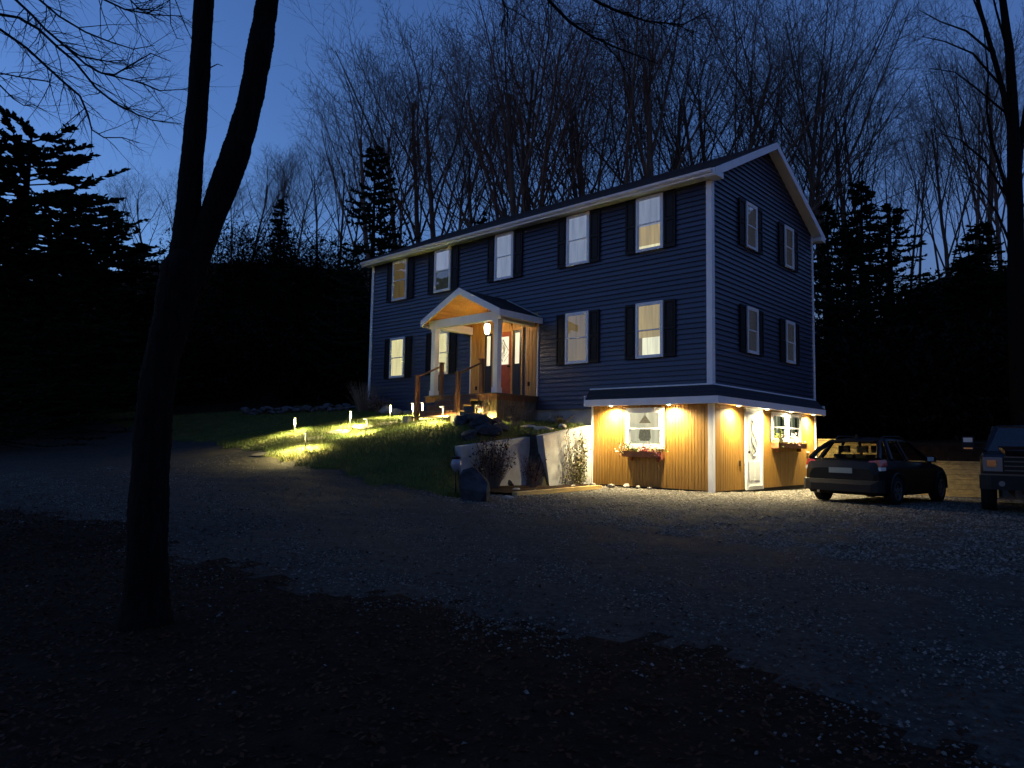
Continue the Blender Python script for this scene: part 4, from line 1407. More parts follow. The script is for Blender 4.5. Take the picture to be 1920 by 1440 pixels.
# roof shell and pillars
rf = []
for y, hw, zt in ((0.72, 0.52, 1.42), (0.95, 0.57, 1.47), (1.5, 0.60, 1.50), (2.1, 0.59, 1.48), (2.35, 0.56, 1.44)):
    rf.append([(-hw, y, zt - 0.05), (-hw * 0.9, y, zt), (0, y, zt + 0.03), (hw * 0.9, y, zt), (hw, y, zt - 0.05), (0, y, zt - 0.02)])
ro = loft(rf).build("roof", M["car_paint"], car)
for s in (-1, 1):
    MB().tube([(s * 0.50, 0.9, 1.48), (s * 0.52, 1.1, 1.54), (s * 0.52, 1.9, 1.55), (s * 0.51, 2.2, 1.49)], [0.017] * 4, 6).build("roof_rail", M["plastic"], ro)
MB().prism([(0.85, 1.48), (1.02, 1.49), (0.88, 1.58), (0.84, 1.58)], -0.015, 0.015, lambda p: (p[2], p[0], p[1])).build("roof_fin", M["plastic"], ro)
MB().box((-0.50, 0.58, 1.405), (0.50, 0.80, 1.435)).build("spoiler", M["car_paint"], ro)
for s in (-1, 1):
    MB().tube([(s * 0.76, 0.18, 1.02), (s * 0.68, 0.42, 1.22), (s * 0.53, 0.78, 1.42)], [0.06, 0.055, 0.05], 6).build("pillar", M["car_paint"], car)
    MB().tube([(s * 0.80, 0.72, 1.00), (s * 0.58, 0.98, 1.44)], [0.06, 0.05], 6).build("pillar", M["car_paint"], car)
    MB().tube([(s * 0.81, 1.62, 0.98), (s * 0.60, 1.55, 1.45)], [0.04, 0.035], 6).build("pillar", M["car_paint"], car)
    MB().tube([(s * 0.81, 3.02, 0.95), (s * 0.56, 2.30, 1.44)], [0.045, 0.04], 6).build("pillar", M["car_paint"], car)
gl = MB()
gl.add([(-0.74, 0.17, 1.03), (0.74, 0.17, 1.03), (0.51, 0.74, 1.40), (-0.51, 0.74, 1.40)], [(0, 1, 2, 3)])
gl.build("rear_window", M["car_glass"], car)
MB().add([(-0.78, 3.05, 0.955), (0.78, 3.05, 0.955), (0.55, 2.33, 1.43), (-0.55, 2.33, 1.43)], [(0, 1, 2, 3)]).build("windscreen", M["car_glass"], car)
for s in (-1, 1):
    for (ya, yb, yc, yd) in ((0.76, 1.60, 1.53, 1.02), (1.66, 2.95, 2.28, 1.58)):
        MB().add([(s * 0.815, ya, 0.995), (s * 0.815, yb, 0.975), (s * 0.595, yc, 1.43), (s * 0.595, yd, 1.43)], [(0, 1, 2, 3)]).build("side_window", M["car_glass"], car)
    mr = MB().box((s * 0.86, 2.66, 0.97), (s * 1.03, 2.78, 1.10))
    mr.tube([(s * 0.80, 2.75, 0.98), (s * 0.90, 2.72, 1.0)], [0.02, 0.02], 5)
    mo = mr.build("wing_mirror", M["car_paint"], car)
    MB().box((min(s * 0.875, s * 1.015), 2.653, 0.985), (max(s * 0.875, s * 1.015), 2.658, 1.085)).build("mirror_glass", M["chrome"], mo)
    # wrap-round tail lamp
    tl = MB()
    tl.add([(s * 0.60, 0.055, 0.86), (s * 0.835, 0.10, 0.86), (s * 0.885, 0.34, 0.88), (s * 0.865, 0.34, 1.00), (s * 0.80, 0.10, 1.01), (s * 0.60, 0.075, 0.98)], [(0, 1, 4, 5), (1, 2, 3, 4)])
    ob = tl.build("tail_lamp", M["tail_red"], car)
    tl = MB()
    tl.add([(s * 0.58, 0.045, 0.77), (s * 0.845, 0.09, 0.77), (s * 0.885, 0.26, 0.78), (s * 0.885, 0.26, 0.85), (s * 0.84, 0.095, 0.85), (s * 0.60, 0.055, 0.85)], [(0, 1, 4, 5), (1, 2, 3, 4)])
    tl.build("reversing_lens", M["lamp_clear"], ob)
    hl = MB().add([(s * 0.45, 4.40, 0.62), (s * 0.74, 4.26, 0.64), (s * 0.70, 4.22, 0.72), (s * 0.45, 4.36, 0.70)], [(0, 1, 2, 3)])
    hl.build("headlight", M["lamp_clear"], car)
    for yy in (0.85, 3.45):
        wheel(car, s * 0.79, yy, 0.325, 0.21, s)
        ar = MB()
        ar.tube([(s * 0.885, yy + 0.385 * math.cos(math.pi * k / 12), 0.325 + 0.385 * math.sin(math.pi * k / 12)) for k in range(13)], [0.028] * 13, 5)
        ar.build("wheel_arch", M["plastic"], car)
MB().box((-0.26, 0.012, 0.70), (0.26, 0.03, 0.82)).build("number_plate", M["plate"], car)
bp = loft([[(-hw, y, 0.30), (hw, y, 0.30), (hw, y, zt), (-hw, y, zt)] for y, hw, zt in ((-0.035, 0.66, 0.46), (-0.01, 0.80, 0.55), (0.06, 0.87, 0.57), (0.16, 0.895, 0.57))])
bp.build("rear_bumper", M["plastic"], car)
MB().tube([(-0.5, -0.02, 0.28), (-0.5, 0.2, 0.28)], [0.035, 0.035], 10).build("exhaust", M["chrome"], car)
seats = MB()
for x in (-0.38, 0.38):
    for yy in (1.0, 2.0):
        seats.box((x - 0.22, yy, 0.6), (x + 0.22, yy + 0.16, 1.12))
        seats.box((x - 0.12, yy + 0.02, 1.16), (x + 0.12, yy + 0.12, 1.32))
seats.build("seats", M["plastic"], car)

# pickup: local y = forward
TZ = gz(6.2, 2.2)
truck = thing("pickup_truck", "dark pickup truck with towing mirrors facing the drive at the far right", "pickup truck", (5.6, 5.9, TZ), math.radians(180 + 8))


def tring(y, hw, zb, zt, r=0.05):
    return [(-hw * 0.95, y, zb), (-hw, y, zb + 0.12), (-hw, y, zt - 0.12), (-hw + r, y, zt - 0.02), (-hw * 0.6, y, zt), (hw * 0.6, y, zt), (hw - r, y, zt - 0.02), (hw, y, zt - 0.12), (hw, y, zb + 0.12), (hw * 0.95, y, zb)]


loft([tring(-1.2, 0.98, 0.55, 1.25), tring(0.3, 1.0, 0.50, 1.27), tring(2.55, 1.0, 0.50, 1.27), tring(3.9, 0.99, 0.55, 1.25), tring(4.45, 0.96, 0.62, 1.20), tring(4.58, 0.92, 0.66, 1.12)]).build("body", M["truck_paint"], truck)
loft([tring(2.60, 0.66, 1.26, 1.30), tring(4.0, 0.62, 1.24, 1.30), tring(4.5, 0.55, 1.16, 1.20)]).build("hood", M["truck_paint"], truck)
# cab roof, pillars, glass
loft([[(-hw, y, z - 0.06), (-hw * 0.9, y, z), (hw * 0.9, y, z), (hw, y, z - 0.06)] for y, hw, z in ((0.2, 0.70, 1.86), (0.9, 0.74, 1.90), (1.7, 0.72, 1.88), (1.95, 0.68, 1.84))]).build("roof", M["truck_paint"], truck)
for s in (-1, 1):
    MB().tube([(s * 0.90, 2.55, 1.25), (s * 0.68, 1.92, 1.83)], [0.05, 0.045], 6).build("pillar", M["truck_paint"], truck)
    MB().tube([(s * 0.92, 1.15, 1.25), (s * 0.73, 1.10, 1.86)], [0.05, 0.045], 6).build("pillar", M["truck_paint"], truck)
    MB().tube([(s * 0.90, 0.22, 1.25), (s * 0.69, 0.25, 1.84)], [0.06, 0.05], 6).build("pillar", M["truck_paint"], truck)
MB().add([(-0.88, 2.56, 1.27), (0.88, 2.56, 1.27), (0.67, 1.94, 1.82), (-0.67, 1.94, 1.82)], [(0, 1, 2, 3)]).build("windscreen", M["truck_glass"], truck)
MB().box((-0.85, 0.25, 0.9), (0.85, 2.3, 1.24)).build("dashboard", M["plastic"], truck)
for s in (-1, 1):
    MB().add([(s * 0.93, 1.2, 1.27), (s * 0.91, 2.45, 1.27), (s * 0.70, 1.88, 1.82), (s * 0.735, 1.15, 1.85)], [(0, 1, 2, 3)]).build("side_window", M["car_glass"], truck)
    mr = MB()
    mr.tube([(s * 0.95, 2.30, 1.32), (s * 1.22, 2.28, 1.36)], [0.02, 0.02], 6)
    mr.tube([(s * 0.95, 2.30, 1.45), (s * 1.22, 2.28, 1.45)], [0.02, 0.02], 6)
    mr.box((s * 1.12 if s > 0 else -1.36, 2.20, 1.28), (1.36 if s > 0 else s * 1.12, 2.30, 1.60))
    mo = mr.build("tow_mirror", M["plastic"], truck)
    MB().box((1.15 if s > 0 else -1.33, 2.301, 1.47), (1.33 if s > 0 else -1.15, 2.312, 1.57)).build("marker_lens", M["lamp_clear"], mo)
    MB().box((1.15 if s > 0 else -1.33, 2.301, 1.31), (1.33 if s > 0 else -1.15, 2.312, 1.34)).build("mirror_trim", M["chrome"], mo)
    hb = MB().box((0.60 if s > 0 else -0.93, 4.50, 0.86), (0.93 if s > 0 else -0.60, 4.60, 1.14))
    ho = hb.build("headlight", M["truck_lamp"], truck)
    MB().box((0.70 if s > 0 else -0.86, 4.60, 0.95), (0.86 if s > 0 else -0.70, 4.612, 1.08)).build("reflector", M["chrome"], ho)
    for yy in (0.0, 3.55):
        wheel(truck, s * 0.86, yy, 0.40, 0.27, s)
gr = MB()
gr.box((-0.58, 4.54, 0.84), (0.58, 4.60, 1.16))
go = gr.build("grille", M["plastic"], truck)
for zz in (0.87, 0.96, 1.05, 1.14):
    MB().box((-0.57, 4.60, zz), (0.57, 4.62, zz + 0.022)).build("grille_bar", M["dark_chrome"], go)
loft([[(-hw, y, 0.50), (hw, y, 0.50), (hw, y, 0.78), (-hw, y, 0.78)] for y, hw in ((4.45, 1.0), (4.66, 0.97), (4.72, 0.80))]).build("bumper", M["plastic"], truck)
MB().box((-0.97, 4.60, 0.782), (0.97, 4.675, 0.81)).build("bumper_trim", M["dark_chrome"], truck)
for s in (-1, 1):
    MB().lathe([(0.05, 0.0), (0.055, 0.02), (0.0, 0.02)], 10, lambda p, s=s: (p[0] + s * 0.62, p[1] + 4.715, p[2] + 0.62), ax="y").build("fog_lamp", M["truck_lamp"], truck)
loft([tring(-1.25, 0.98, 0.6, 1.30), tring(0.12, 0.98, 0.6, 1.30)]).build("bed", M["truck_paint"], truck)

# ------------------------------------------------------------------ far sheds behind the trees on the right
sh = thing("shed", "small dark shed with a pale metal roof in the wood behind the timber wall", "shed", (1.9, 15.6, gz(1.9, 15.6) - 0.9), math.radians(25))
MB().box((-1.5, -1.2, 0), (1.5, 1.2, 2.2)).build("wall", M["shed"], sh)
MB().prism([(-1.5, 2.25), (1.5, 2.55), (1.5, 2.62), (-1.5, 2.32)], -1.75, 1.75, lambda p: (p[2], p[0], p[1])).build("roof", M["shed_roof"], sh)
wi = MB().box((-0.2, -1.24, 1.1), (0.7, -1.205, 1.8)).build("window", M["trim"], sh)
MB().box((-0.12, -1.25, 1.18), (0.62, -1.242, 1.72)).build("pane", M["car_glass"], wi)

# ------------------------------------------------------------------ trees
def grow(tr, cr, rr, p, d, ln, r, level, maxl, up, seg, spread, kids, wob):
    """one branch: a curved tapered tube; its children start along it. level 0,1 go to the trunk mesh, the rest to the crown mesh"""
    pts, rads = [p.copy()], [r]
    q, v = p.copy(), d.normalized()
    tip = 0.30 if level < 2 else 0.35
    for i in range(seg):
        v = (v + Vector((rr.uniform(-1, 1), rr.uniform(-1, 1), rr.uniform(-1, 1))) * wob + Vector((0, 0, up))).normalized()
        q = q + v * (ln / seg)
        pts.append(q.copy())
        rads.append(r * (1 - (1 - tip) * (i + 1) / seg))
    n = 8 if level == 0 else 6 if level == 1 else 4 if level == 2 else 3
    (tr if level < 2 else cr).tube(pts, rads, n, cap=level < 2)
    if level >= maxl:
        return
    k = kids[level]
    k = rr.randint(k[0], k[1])
    a0 = rr.uniform(0, 6.28)
    for j in range(k):
        f = (0.22 + 0.76 * (j + rr.uniform(0, 1)) / k) if level else (kids[-1] + (1 - kids[-1]) * (j + rr.uniform(0, .9)) / k)
        fi = min(seg - 1, int(f * seg))
        pp = pts[fi].lerp(pts[fi + 1], f * seg - fi)
        t = (pts[fi + 1] - pts[fi]).normalized()
        a = a0 + j * 2.4 + rr.uniform(-.5, .5)
        ax = t.orthogonal().normalized()
        side = (ax * math.cos(a) + t.cross(ax) * math.sin(a))
        an = math.radians(rr.uniform(*spread[level]))
        dd = t * math.cos(an) + side * math.sin(an)
        ll = ln * (1.0 - 0.5 * f) * (rr.uniform(0.42, 0.68) if level > 1 else rr.uniform(0.5, 0.75)) if level else ln * (1.08 - 0.75 * f) * rr.uniform(0.75, 1.05)
        r2 = rads[fi] * (0.42 if level else 0.46) * rr.uniform(0.8, 1.1)
        grow(tr, cr, rr, pp, dd, ll, max(r2, 0.009), level + 1, maxl, up * 0.9, max(3, seg - 1), spread, kids, wob * 1.1)


def bare_proto(seed, h, r, kids, spread, up, wob, maxl=4):
    rr = random.Random(seed)
    tr, cr = MB(), MB()
    grow(tr, cr, rr, Vector((0, 0, -0.5)), Vector((rr.uniform(-.05, .05), rr.uniform(-.05, .05), 1)), h * 0.93, r, 0, maxl, up, 8, spread, kids, wob)
    t = bpy.data.objects.new("bare_tree", None)
    top = sorted(p[2] for p in cr.v)[int(len(cr.v) * 0.985)]
    for q in (tr, cr):
        q.v = [(p[0] * 20 / top, p[1] * 20 / top, p[2] * 20 / top) for p in q.v]
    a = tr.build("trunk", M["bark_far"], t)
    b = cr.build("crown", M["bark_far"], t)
    return t, a, b


K1 = [(9, 11), (7, 9), (5, 7), (3, 5), 0.14]
K2 = [(10, 13), (7, 9), (5, 6), (3, 4), 0.20]
protos = [bare_proto(101, 20, 0.27, K1, [(12, 28), (18, 38), (24, 50), (25, 60)], 0.05, 0.08),
          bare_proto(102, 20, 0.25, K1, [(16, 33), (20, 40), (24, 50), (25, 60)], 0.06, 0.075),
          bare_proto(103, 20, 0.22, K2, [(20, 42), (22, 42), (26, 50), (25, 60)], 0.055, 0.08),
          bare_proto(104, 20, 0.26, K1, [(14, 34), (20, 42), (24, 52), (25, 60)], 0.055, 0.09),
          bare_proto(105, 20, 0.21, [(11, 14), (6, 8), (5, 6), (3, 4), 0.34], [(24, 46), (24, 44), (26, 52), (25, 60)], 0.05, 0.08)]
used_protos = set()


def place_tree(pr, x, y, h, w, label, rz, group="bare trees of the wood behind the house"):
    t, a, b = pr
    if id(t) in used_protos:
        o, aa, bb = t.copy(), a.copy(), b.copy()
        aa.parent = o
        bb.parent = o
        COL.objects.link(aa)
        COL.objects.link(bb)
    else:
        used_protos.add(id(t))
        o = t
    COL.objects.link(o)
    o.location = (x, y, gz(x, y))
    o.scale = (w * h / 20, w * h / 20, h / 20)
    o.rotation_euler = (0, 0, rz)
    tag(o, label, "bare tree", group)
    return o


def at(px, py, depth):
    d = _f + _r * ((px - 960) / 1319.92) - _u * ((py - 720) / 1319.92)
    return CAM + d * depth


# (column in the photo, top row, distance, proto, width, label): stands on the hill, reaching that height
TREES = [
    (235, 335, 60, 2, 1.0, "slender bare tree just right of the big dark pine"),
    (285, 318, 56, 3, 1.15, "bare tree with round fan crown between the pine and the forked trunk"),
    (330, 305, 62, 1, 1.2, "bare tree seen against the left limb of the forked trunk"),
    (400, 300, 60, 4, 1.1, "bare tree showing in the fork of the foreground trunk"),
    (440, 345, 52, 2, 1.2, "short leaning bare tree right beside the foreground fork"),
    (480, 285, 55, 3, 1.15, "bare tree rising left behind the small dark spruce"),
    (522, 272, 58, 0, 1.1, "bare tree directly behind the small dark spruce"),
    (560, 290, 52, 4, 1.1, "thin bare tree right of the small dark spruce"),
    (600, 268, 56, 2, 1.2, "bare tree midway between the small spruce and the tall shaggy spruce"),
    (645, 255, 58, 1, 1.1, "bare tree brushing the left side of the tall shaggy spruce"),
    (668, 215, 60, 4, 0.8, "thin outlying bare tree at the left edge of the tall grove"),
    (722, 125, 46, 0, 1.25, "bare tree with wide dome crown, first of the tall grove over the roof"),
    (762, 105, 48, 3, 1.2, "dome crowned bare tree over the first upper window"),
    (805, 75, 50, 1, 1.15, "bare tree over the porch gable, left of the grove notch"),
    (850, 62, 46, 0, 1.2, "highest bare tree of the dome crowned cluster over the porch"),
    (900, 118, 44, 3, 1.0, "many stemmed bare tree rising over the third upper window"),
    (935, 140, 52, 2, 1.1, "shorter bare tree in the notch left of the tallest trees"),
    (978, 10, 44, 4, 1.0, "tall bare tree left of the double trunk over the roof middle"),
    (1012, -45, 40, 0, 1.15, "very tall bare tree with dark bundled stems over the roof middle"),
    (1048, -20, 42, 1, 1.1, "tall bundled bare tree just right of the roof middle"),
    (1092, 40, 50, 2, 1.1, "bare tree filling the gap between the two great vase trees"),
    (1150, -30, 42, 1, 1.1, "left stem of the great vase tree over the fourth upper window"),
    (1185, -60, 40, 0, 1.25, "great vase shaped bare tree over the fourth upper window"),
    (1222, 0, 44, 3, 1.05, "bare tree at the right side of the great vase tree"),
    (1262, 30, 50, 4, 1.1, "bare tree over the fifth upper window"),
    (1300, -20, 44, 2, 1.0, "spindly bare tree above the near roof corner"),
    (1338, -70, 42, 4, 0.95, "tall straight bare tree above the white corner post"),
    (1372, -40, 45, 3, 1.0, "tall bare tree above the gable's left slope"),
    (1412, 90, 48, 2, 1.1, "lower bare tree in the dip above the gable"),
    (1452, 30, 46, 1, 1.1, "bare tree standing above the gable peak"),
    (1498, -80, 42, 4, 1.05, "tallest bare tree right of the gable peak"),
    (1540, -40, 44, 2, 1.1, "tall bare tree right of the gable with curved top"),
    (1580, 40, 46, 3, 0.9, "bare tree over the right roof slope end"),
    (1622, 60, 46, 1, 0.8, "bare tree with high narrow top right of the house"),
    (1655, 215, 50, 2, 0.7, "last bare tree before the gap of open sky"),
    (1700, 270, 54, 3, 0.9, "low bare tree under the gap of open sky"),
    (1752, 235, 58, 4, 0.8, "small bare tree right of the gap of open sky"),
    (1800, 90, 40, 0, 0.75, "bare tree left of the big dark trunk at the picture's right edge"),
    (1838, 90, 44, 3, 1.1, "bare tree behind the limbs of the big right edge tree"),
    (1880, 150, 50, 1, 1.1, "bare tree behind the big dark trunk at the right edge"),
    (1768, 110, 46, 0, 0.8, "slim bare tree midway between the open gap and the big right trunk"),
    (1858, 30, 40, 1, 0.8, "tall bare tree close behind the big right trunk's left limbs"),
    (1712, 190, 60, 4, 0.8, "faint far bare tree low in the gap of open sky"),
    (870, 190, 62, 2, 1.2, "far bare tree deep in the wood behind the porch cluster"),
    (1120, 130, 62, 3, 1.3, "far bare tree deep in the wood between the vase trees"),
    (985, 180, 60, 4, 1.3, "far bare tree deep in the wood over the roof middle"),
    (560, 340, 66, 1, 1.4, "far bare tree deep in the wood left of the house"),
    (1560, 210, 56, 0, 1.2, "stout bare tree half hidden by the dark evergreens at the right"),
]
rt = random.Random(44)
for (px, py, dp, k, w, lb) in TREES:
    q = at(px, py, dp)
    base = gz(q.x, q.y)
    place_tree(protos[k], q.x, q.y, max(5, q.z - base), w, lb, rt.uniform(0, 6.28))
# evergreens
def spruce_proto(seed, h, rad, whorls, per, sprays, droop, ragged, tuft, prof=0.75):
    rr = random.Random(seed)
    tr, cr = MB(), MB()
    tr.tube([(0, 0, -0.4), (0.05, 0, h * 0.4), (0, 0.05, h * 0.97)], [h * 0.022, h * 0.015, 0.02], 7)
    for i in range(whorls):
        f = (i + rr.uniform(-.3, .3)) / whorls
        z = h * (0.06 + 0.92 * max(0, f))
        ln0 = rad * max(0, 1 - f) ** prof + 0.12
        for j in range(per):
            z = h * (0.05 + 0.93 * min(0.995, max(0, (i + rr.uniform(-1.1, 1.1)) / whorls)))
            a = rr.uniform(0, 6.28)
            ln = ln0 * rr.uniform(1 - ragged, 1.0 + ragged * 0.4)
            d = Vector((math.cos(a), math.sin(a), droop + rr.uniform(-.22, .25)))
            p0 = Vector((0, 0, z))
            p1 = p0 + d * ln * 0.6
            p2 = p0 + d * ln + Vector((0, 0, tuft * ln))
            cr.tube([p0, p1, p2], [0.03, 0.02, 0.008], 3, cap=False)
            for s in range(sprays):
                g_ = rr.uniform(0.2, 1.02)
                p = p0.lerp(p1, g_ / 0.6) if g_ < 0.6 else p1.lerp(p2, (g_ - 0.6) / 0.4)
                sz = rr.uniform(0.09, 0.23) * (0.6 + 0.05 * h)
                u = (d + Vector((rr.uniform(-.9, .9), rr.uniform(-.9, .9), rr.uniform(-.25, .55)))).normalized() * sz
                v = u.cross(Vector((rr.uniform(-.4, .4), rr.uniform(-.4, .4), 1))).normalized() * sz * 0.22
                w_ = Vector((0, 0, rr.uniform(-.10, .16) * sz))
                cr.add([p, p + u * 0.5 + v + w_, p + u, p + u * 0.5 - v - w_], [(0, 1, 2), (0, 2, 3)])
                cr.add([p, p + u * 0.45 + Vector((0, 0, 0.25 * sz)), p + u * 0.95, p + u * 0.45 - Vector((0, 0, 0.25 * sz))], [(0, 1, 2, 3)])
    t = bpy.data.objects.new("spruce_tree", None)
    a = tr.build("trunk", M["bark"], t)
    b = cr.build("crown", M["needles"], t)
    return t, a, b


sp = [spruce_proto(1, 10, 2.6, 32, 9, 30, -0.12, 0.35, 0.10), spruce_proto(2, 10, 3.2, 28, 9, 34, -0.05, 0.5, 0.12), spruce_proto(3, 10, 2.2, 30, 9, 28, -0.2, 0.4, 0.05)]
pine = spruce_proto(4, 10, 3.6, 18, 11, 80, 0.10, 0.5, 0.16, 0.5)
pine[0].name = "pine_tree"


def place_ever(pr, x, y, h, w, label, rz, name=None, group="evergreens at the edge of the wood", cat="evergreen tree", zoff=0):
    t, a, b = pr
    if id(t) in used_protos:
        o, aa, bb = t.copy(), a.copy(), b.copy()
        aa.parent = o
        bb.parent = o
        COL.objects.link(aa)
        COL.objects.link(bb)
    else:
        used_protos.add(id(t))
        o = t
    COL.objects.link(o)
    o.location = (x, y, gz(x, y) + zoff)
    o.scale = (w * h / 10, w * h / 10, h / 10)
    o.rotation_euler = (0, 0, rz)
    tag(o, label, cat, group)
    return o


EV = [
    (60, 222, 30, "pine", 1.35, "big layered dark pine at the far left with flat tiered branches"),
    (-60, 250, 27, "pine", 1.3, "dark pine cut off by the left picture edge"),
    (135, 350, 34, 1, 1.7, "dark conifer at the right foot of the big layered pine"),
    (205, 385, 36, 1, 1.7, "low dark conifer where the pine's outline slopes down"),
    (20, 380, 24, 1, 1.9, "broad dark conifer in front of the big layered pine"),
    (255, 450, 36, 1, 1.8, "small dark conifer left of the forked foreground trunk"),
    (705, 262, 36, 1, 0.72, "tall shaggy spruce just left of the house eave"),
    (530, 362, 44, 2, 0.85, "small dark spruce standing alone left of the house"),
    (905, 395, 42, 2, 1.0, "little dark spruce peeping over the roof behind the third window"),
    (1612, 330, 36, 0, 0.9, "dark pointed spruce right of the gable slope"),
    (1550, 375, 34, 1, 0.9, "dark ragged evergreen touching the gable's right eave"),
    (1668, 378, 36, 1, 1.2, "bushy dark evergreen right of the pointed spruce"),
    (1835, 415, 34, 0, 1.6, "low broad evergreen behind the big right trunk"),
    (1590, 420, 30, 1, 1.2, "nearest dark evergreen behind the timber wall"),
    (1815, 470, 28, 2, 1.7, "dark evergreen behind the pickup's tow mirror"),
    (420, 490, 44, 1, 1.5, "dark bushy conifer right behind the foreground trunk"),
    (480, 500, 42, 0, 1.6, "dark bushy conifer below the small lone spruce"),
    (560, 500, 42, 1, 1.6, "dark bushy conifer right below the small lone spruce"),
    (625, 500, 38, 1, 1.4, "dark bushy conifer left of the shaggy spruce foot"),
    (340, 500, 44, 1, 1.5, "dark bushy conifer hidden partly by the foreground trunk"),
    (140, 440, 27, 1, 1.9, "dark broad conifer above the pale stone slab"),
    (-20, 500, 20, 1, 1.5, "dark broad conifer at the left edge nearest the drive"),
]
for (px, py, dp, k, w, lb) in EV:
    q = at(px, py, dp)
    place_ever(pine if k == "pine" else sp[k], q.x, q.y, q.z - gz(q.x, q.y), w, lb, rt.uniform(0, 6.28))

# brush filling the wood edge
def brush_patch(name, pts, label, seed, hmin, hmax, per):
    rr = np.random.RandomState(seed)
    Vs = []
    n = 0
    for (x0, y0, x1, y1, cnt, wd) in pts:
        t = rr.uniform(0, 1, cnt)
        nx, ny = -(y1 - y0), (x1 - x0)
        ln = math.hypot(nx, ny)
        off = rr.uniform(-wd, wd, cnt)
        X, Y = x0 + (x1 - x0) * t + nx / ln * off, y0 + (y1 - y0) * t + ny / ln * off
        Z = ground_z(X, Y)
        hh = rr.uniform(hmin, hmax, cnt)
        for _ in range(per):
            f = rr.uniform(0, 1, cnt) ** 0.8
            c = np.stack([X + rr.normal(0, .5, cnt) * (0.5 + hh * 0.3), Y + rr.normal(0, .5, cnt) * (0.5 + hh * 0.3), Z + hh * f], 1)
            a = rr.uniform(0, 6.28, cnt)
            s = rr.uniform(0.04, 0.17, cnt)
            u = np.stack([np.cos(a), np.sin(a), rr.uniform(-.2, 1.2, cnt)], 1) * s[:, None]
            v = np.stack([-np.sin(a), np.cos(a), rr.uniform(-.6, .6, cnt)], 1) * s[:, None] * 0.35
            Vs.append(np.stack([c - u, c + v, c + u, c - v], 1).reshape(-1, 3))
            n += cnt
    P = np.concatenate(Vs)
    o = np_mesh(name, P, np.arange(len(P)).reshape(-1, 4), M["brush"], kind="stuff")
    return tag(o, label, "undergrowth")


brush_patch("undergrowth", [(-52, -9, -30, 0, 240, 3), (-32, -1, -17, 9, 260, 2.5), (-24, 9, -4, 14, 260, 2.5), (-2, 12, 9, 16, 260, 1.5), (8, 16, 24, 20, 220, 3), (-45, 10, 20, 32, 420, 6), (-46, 3, -27, 16, 420, 6), (-44, 10, -34, 24, 200, 5), (-4, 17, 12, 27, 520, 4), (-6, 24, 14, 34, 520, 4), (-3, 26, 11, 33, 300, 2)],
            "dark tangled undergrowth along the edge of the wood", 3, 0.8, 4.6, 110)


# ------------------------------------------------------------------ foreground forked tree
ft = tag(bpy.data.objects.new("forked_tree", None), "big dark forked tree trunk standing close by on the left", "forked tree")
COL.objects.link(ft)
D0 = 5.6


def px_path(rows, depth):
    """rows: (px, py, width px[, depth offset]) traced on the trunk; returns points and radii in metres"""
    P, R = [], []
    for r in rows:
        d = depth + (r[3] if len(r) > 3 else 0)
        P.append(at(r[0], r[1], d))
        off = math.hypot(r[0] - 960, r[1] - 720) / 1319.92
        R.append(r[2] * 0.5 * d / 1319.92 / math.sqrt(1 + off * off))
    return P, R


def bark_tube(rows, depth, n=40, sub=16, seed=0, name="trunk", lump=0.035):
    P, R = px_path(rows, depth)
    rr = random.Random(seed)
    pts, rads = [], []
    for i in range(len(P) - 1):
        a, b, c, d = P[max(0, i - 1)], P[i], P[i + 1], P[min(len(P) - 1, i + 2)]
        for k in range(sub):
            t = k / sub
            q = 0.5 * ((2 * b) + (c - a) * t + (2 * a - 5 * b + 4 * c - d) * t * t + (3 * b - a - 3 * c + d) * t * t * t)
            pts.append(q)
            rads.append(R[i] + (R[i + 1] - R[i]) * t)
    pts.append(P[-1])
    rads.append(R[-1])
    m = MB().tube(pts, rads, n)
    # ridged bark: radial lumps per ring
    out = []
    ph = [rr.uniform(0, 6.28) for _ in range(4)]
    for i, p in enumerate(m.v):
        ring_, k = divmod(i, n)
        c = pts[ring_]
        v = Vector(p) - c
        a = 2 * math.pi * k / n
        h_ = ring_ * 7.0 / sub
        f = 1 + lump * math.sin(3 * a + h_ * 0.35 + ph[0]) + lump * 0.8 * math.sin(h_ * 0.9 + 2 * a + ph[2])
        f += 0.05 * (abs(math.sin(5.5 * a + 0.9 * math.sin(h_ * 0.8 + ph[1]) + 0.5 * math.sin(h_ * 2.3))) - 0.6) + 0.02 * math.sin(h_ * 5.1 + 7 * a + ph[3]) + rr.uniform(-0.012, 0.012)
        out.append(tuple(c + v * f))
    m.v = out
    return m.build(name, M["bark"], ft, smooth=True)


base = at(276, 1165, D0)
zb0 = gz(base.x, base.y)
bark_tube([(258, 1250, 190), (268, 1172, 120), (275, 1100, 86), (279, 960, 78), (284, 830, 72), (296, 720, 68), (312, 640, 68), (330, 560, 78), (343, 505, 80), (352, 470, 50)], D0, seed=1)
bark_tube([(338, 545, 56), (346, 470, 56), (352, 400, 50), (359, 320, 46), (368, 220, 44), (376, 110, 42), (383, 0, 42), (390, -140, 40), (402, -330, 34), (398, -700, 22)], D0, n=32, seed=2, name="limb", lump=0.03)
bark_tube([(326, 600, 44), (346, 545, 52), (372, 475, 54), (400, 400, 52), (437, 300, 58), (449, 265, 54), (466, 200, 51), (479, 140, 50), (487, 95, 54), (495, 40, 48), (502, 0, 48), (520, -130, 42), (545, -330, 36), (600, -700, 24)], D0 + 0.02, n=32, seed=3, name="limb", lump=0.03)


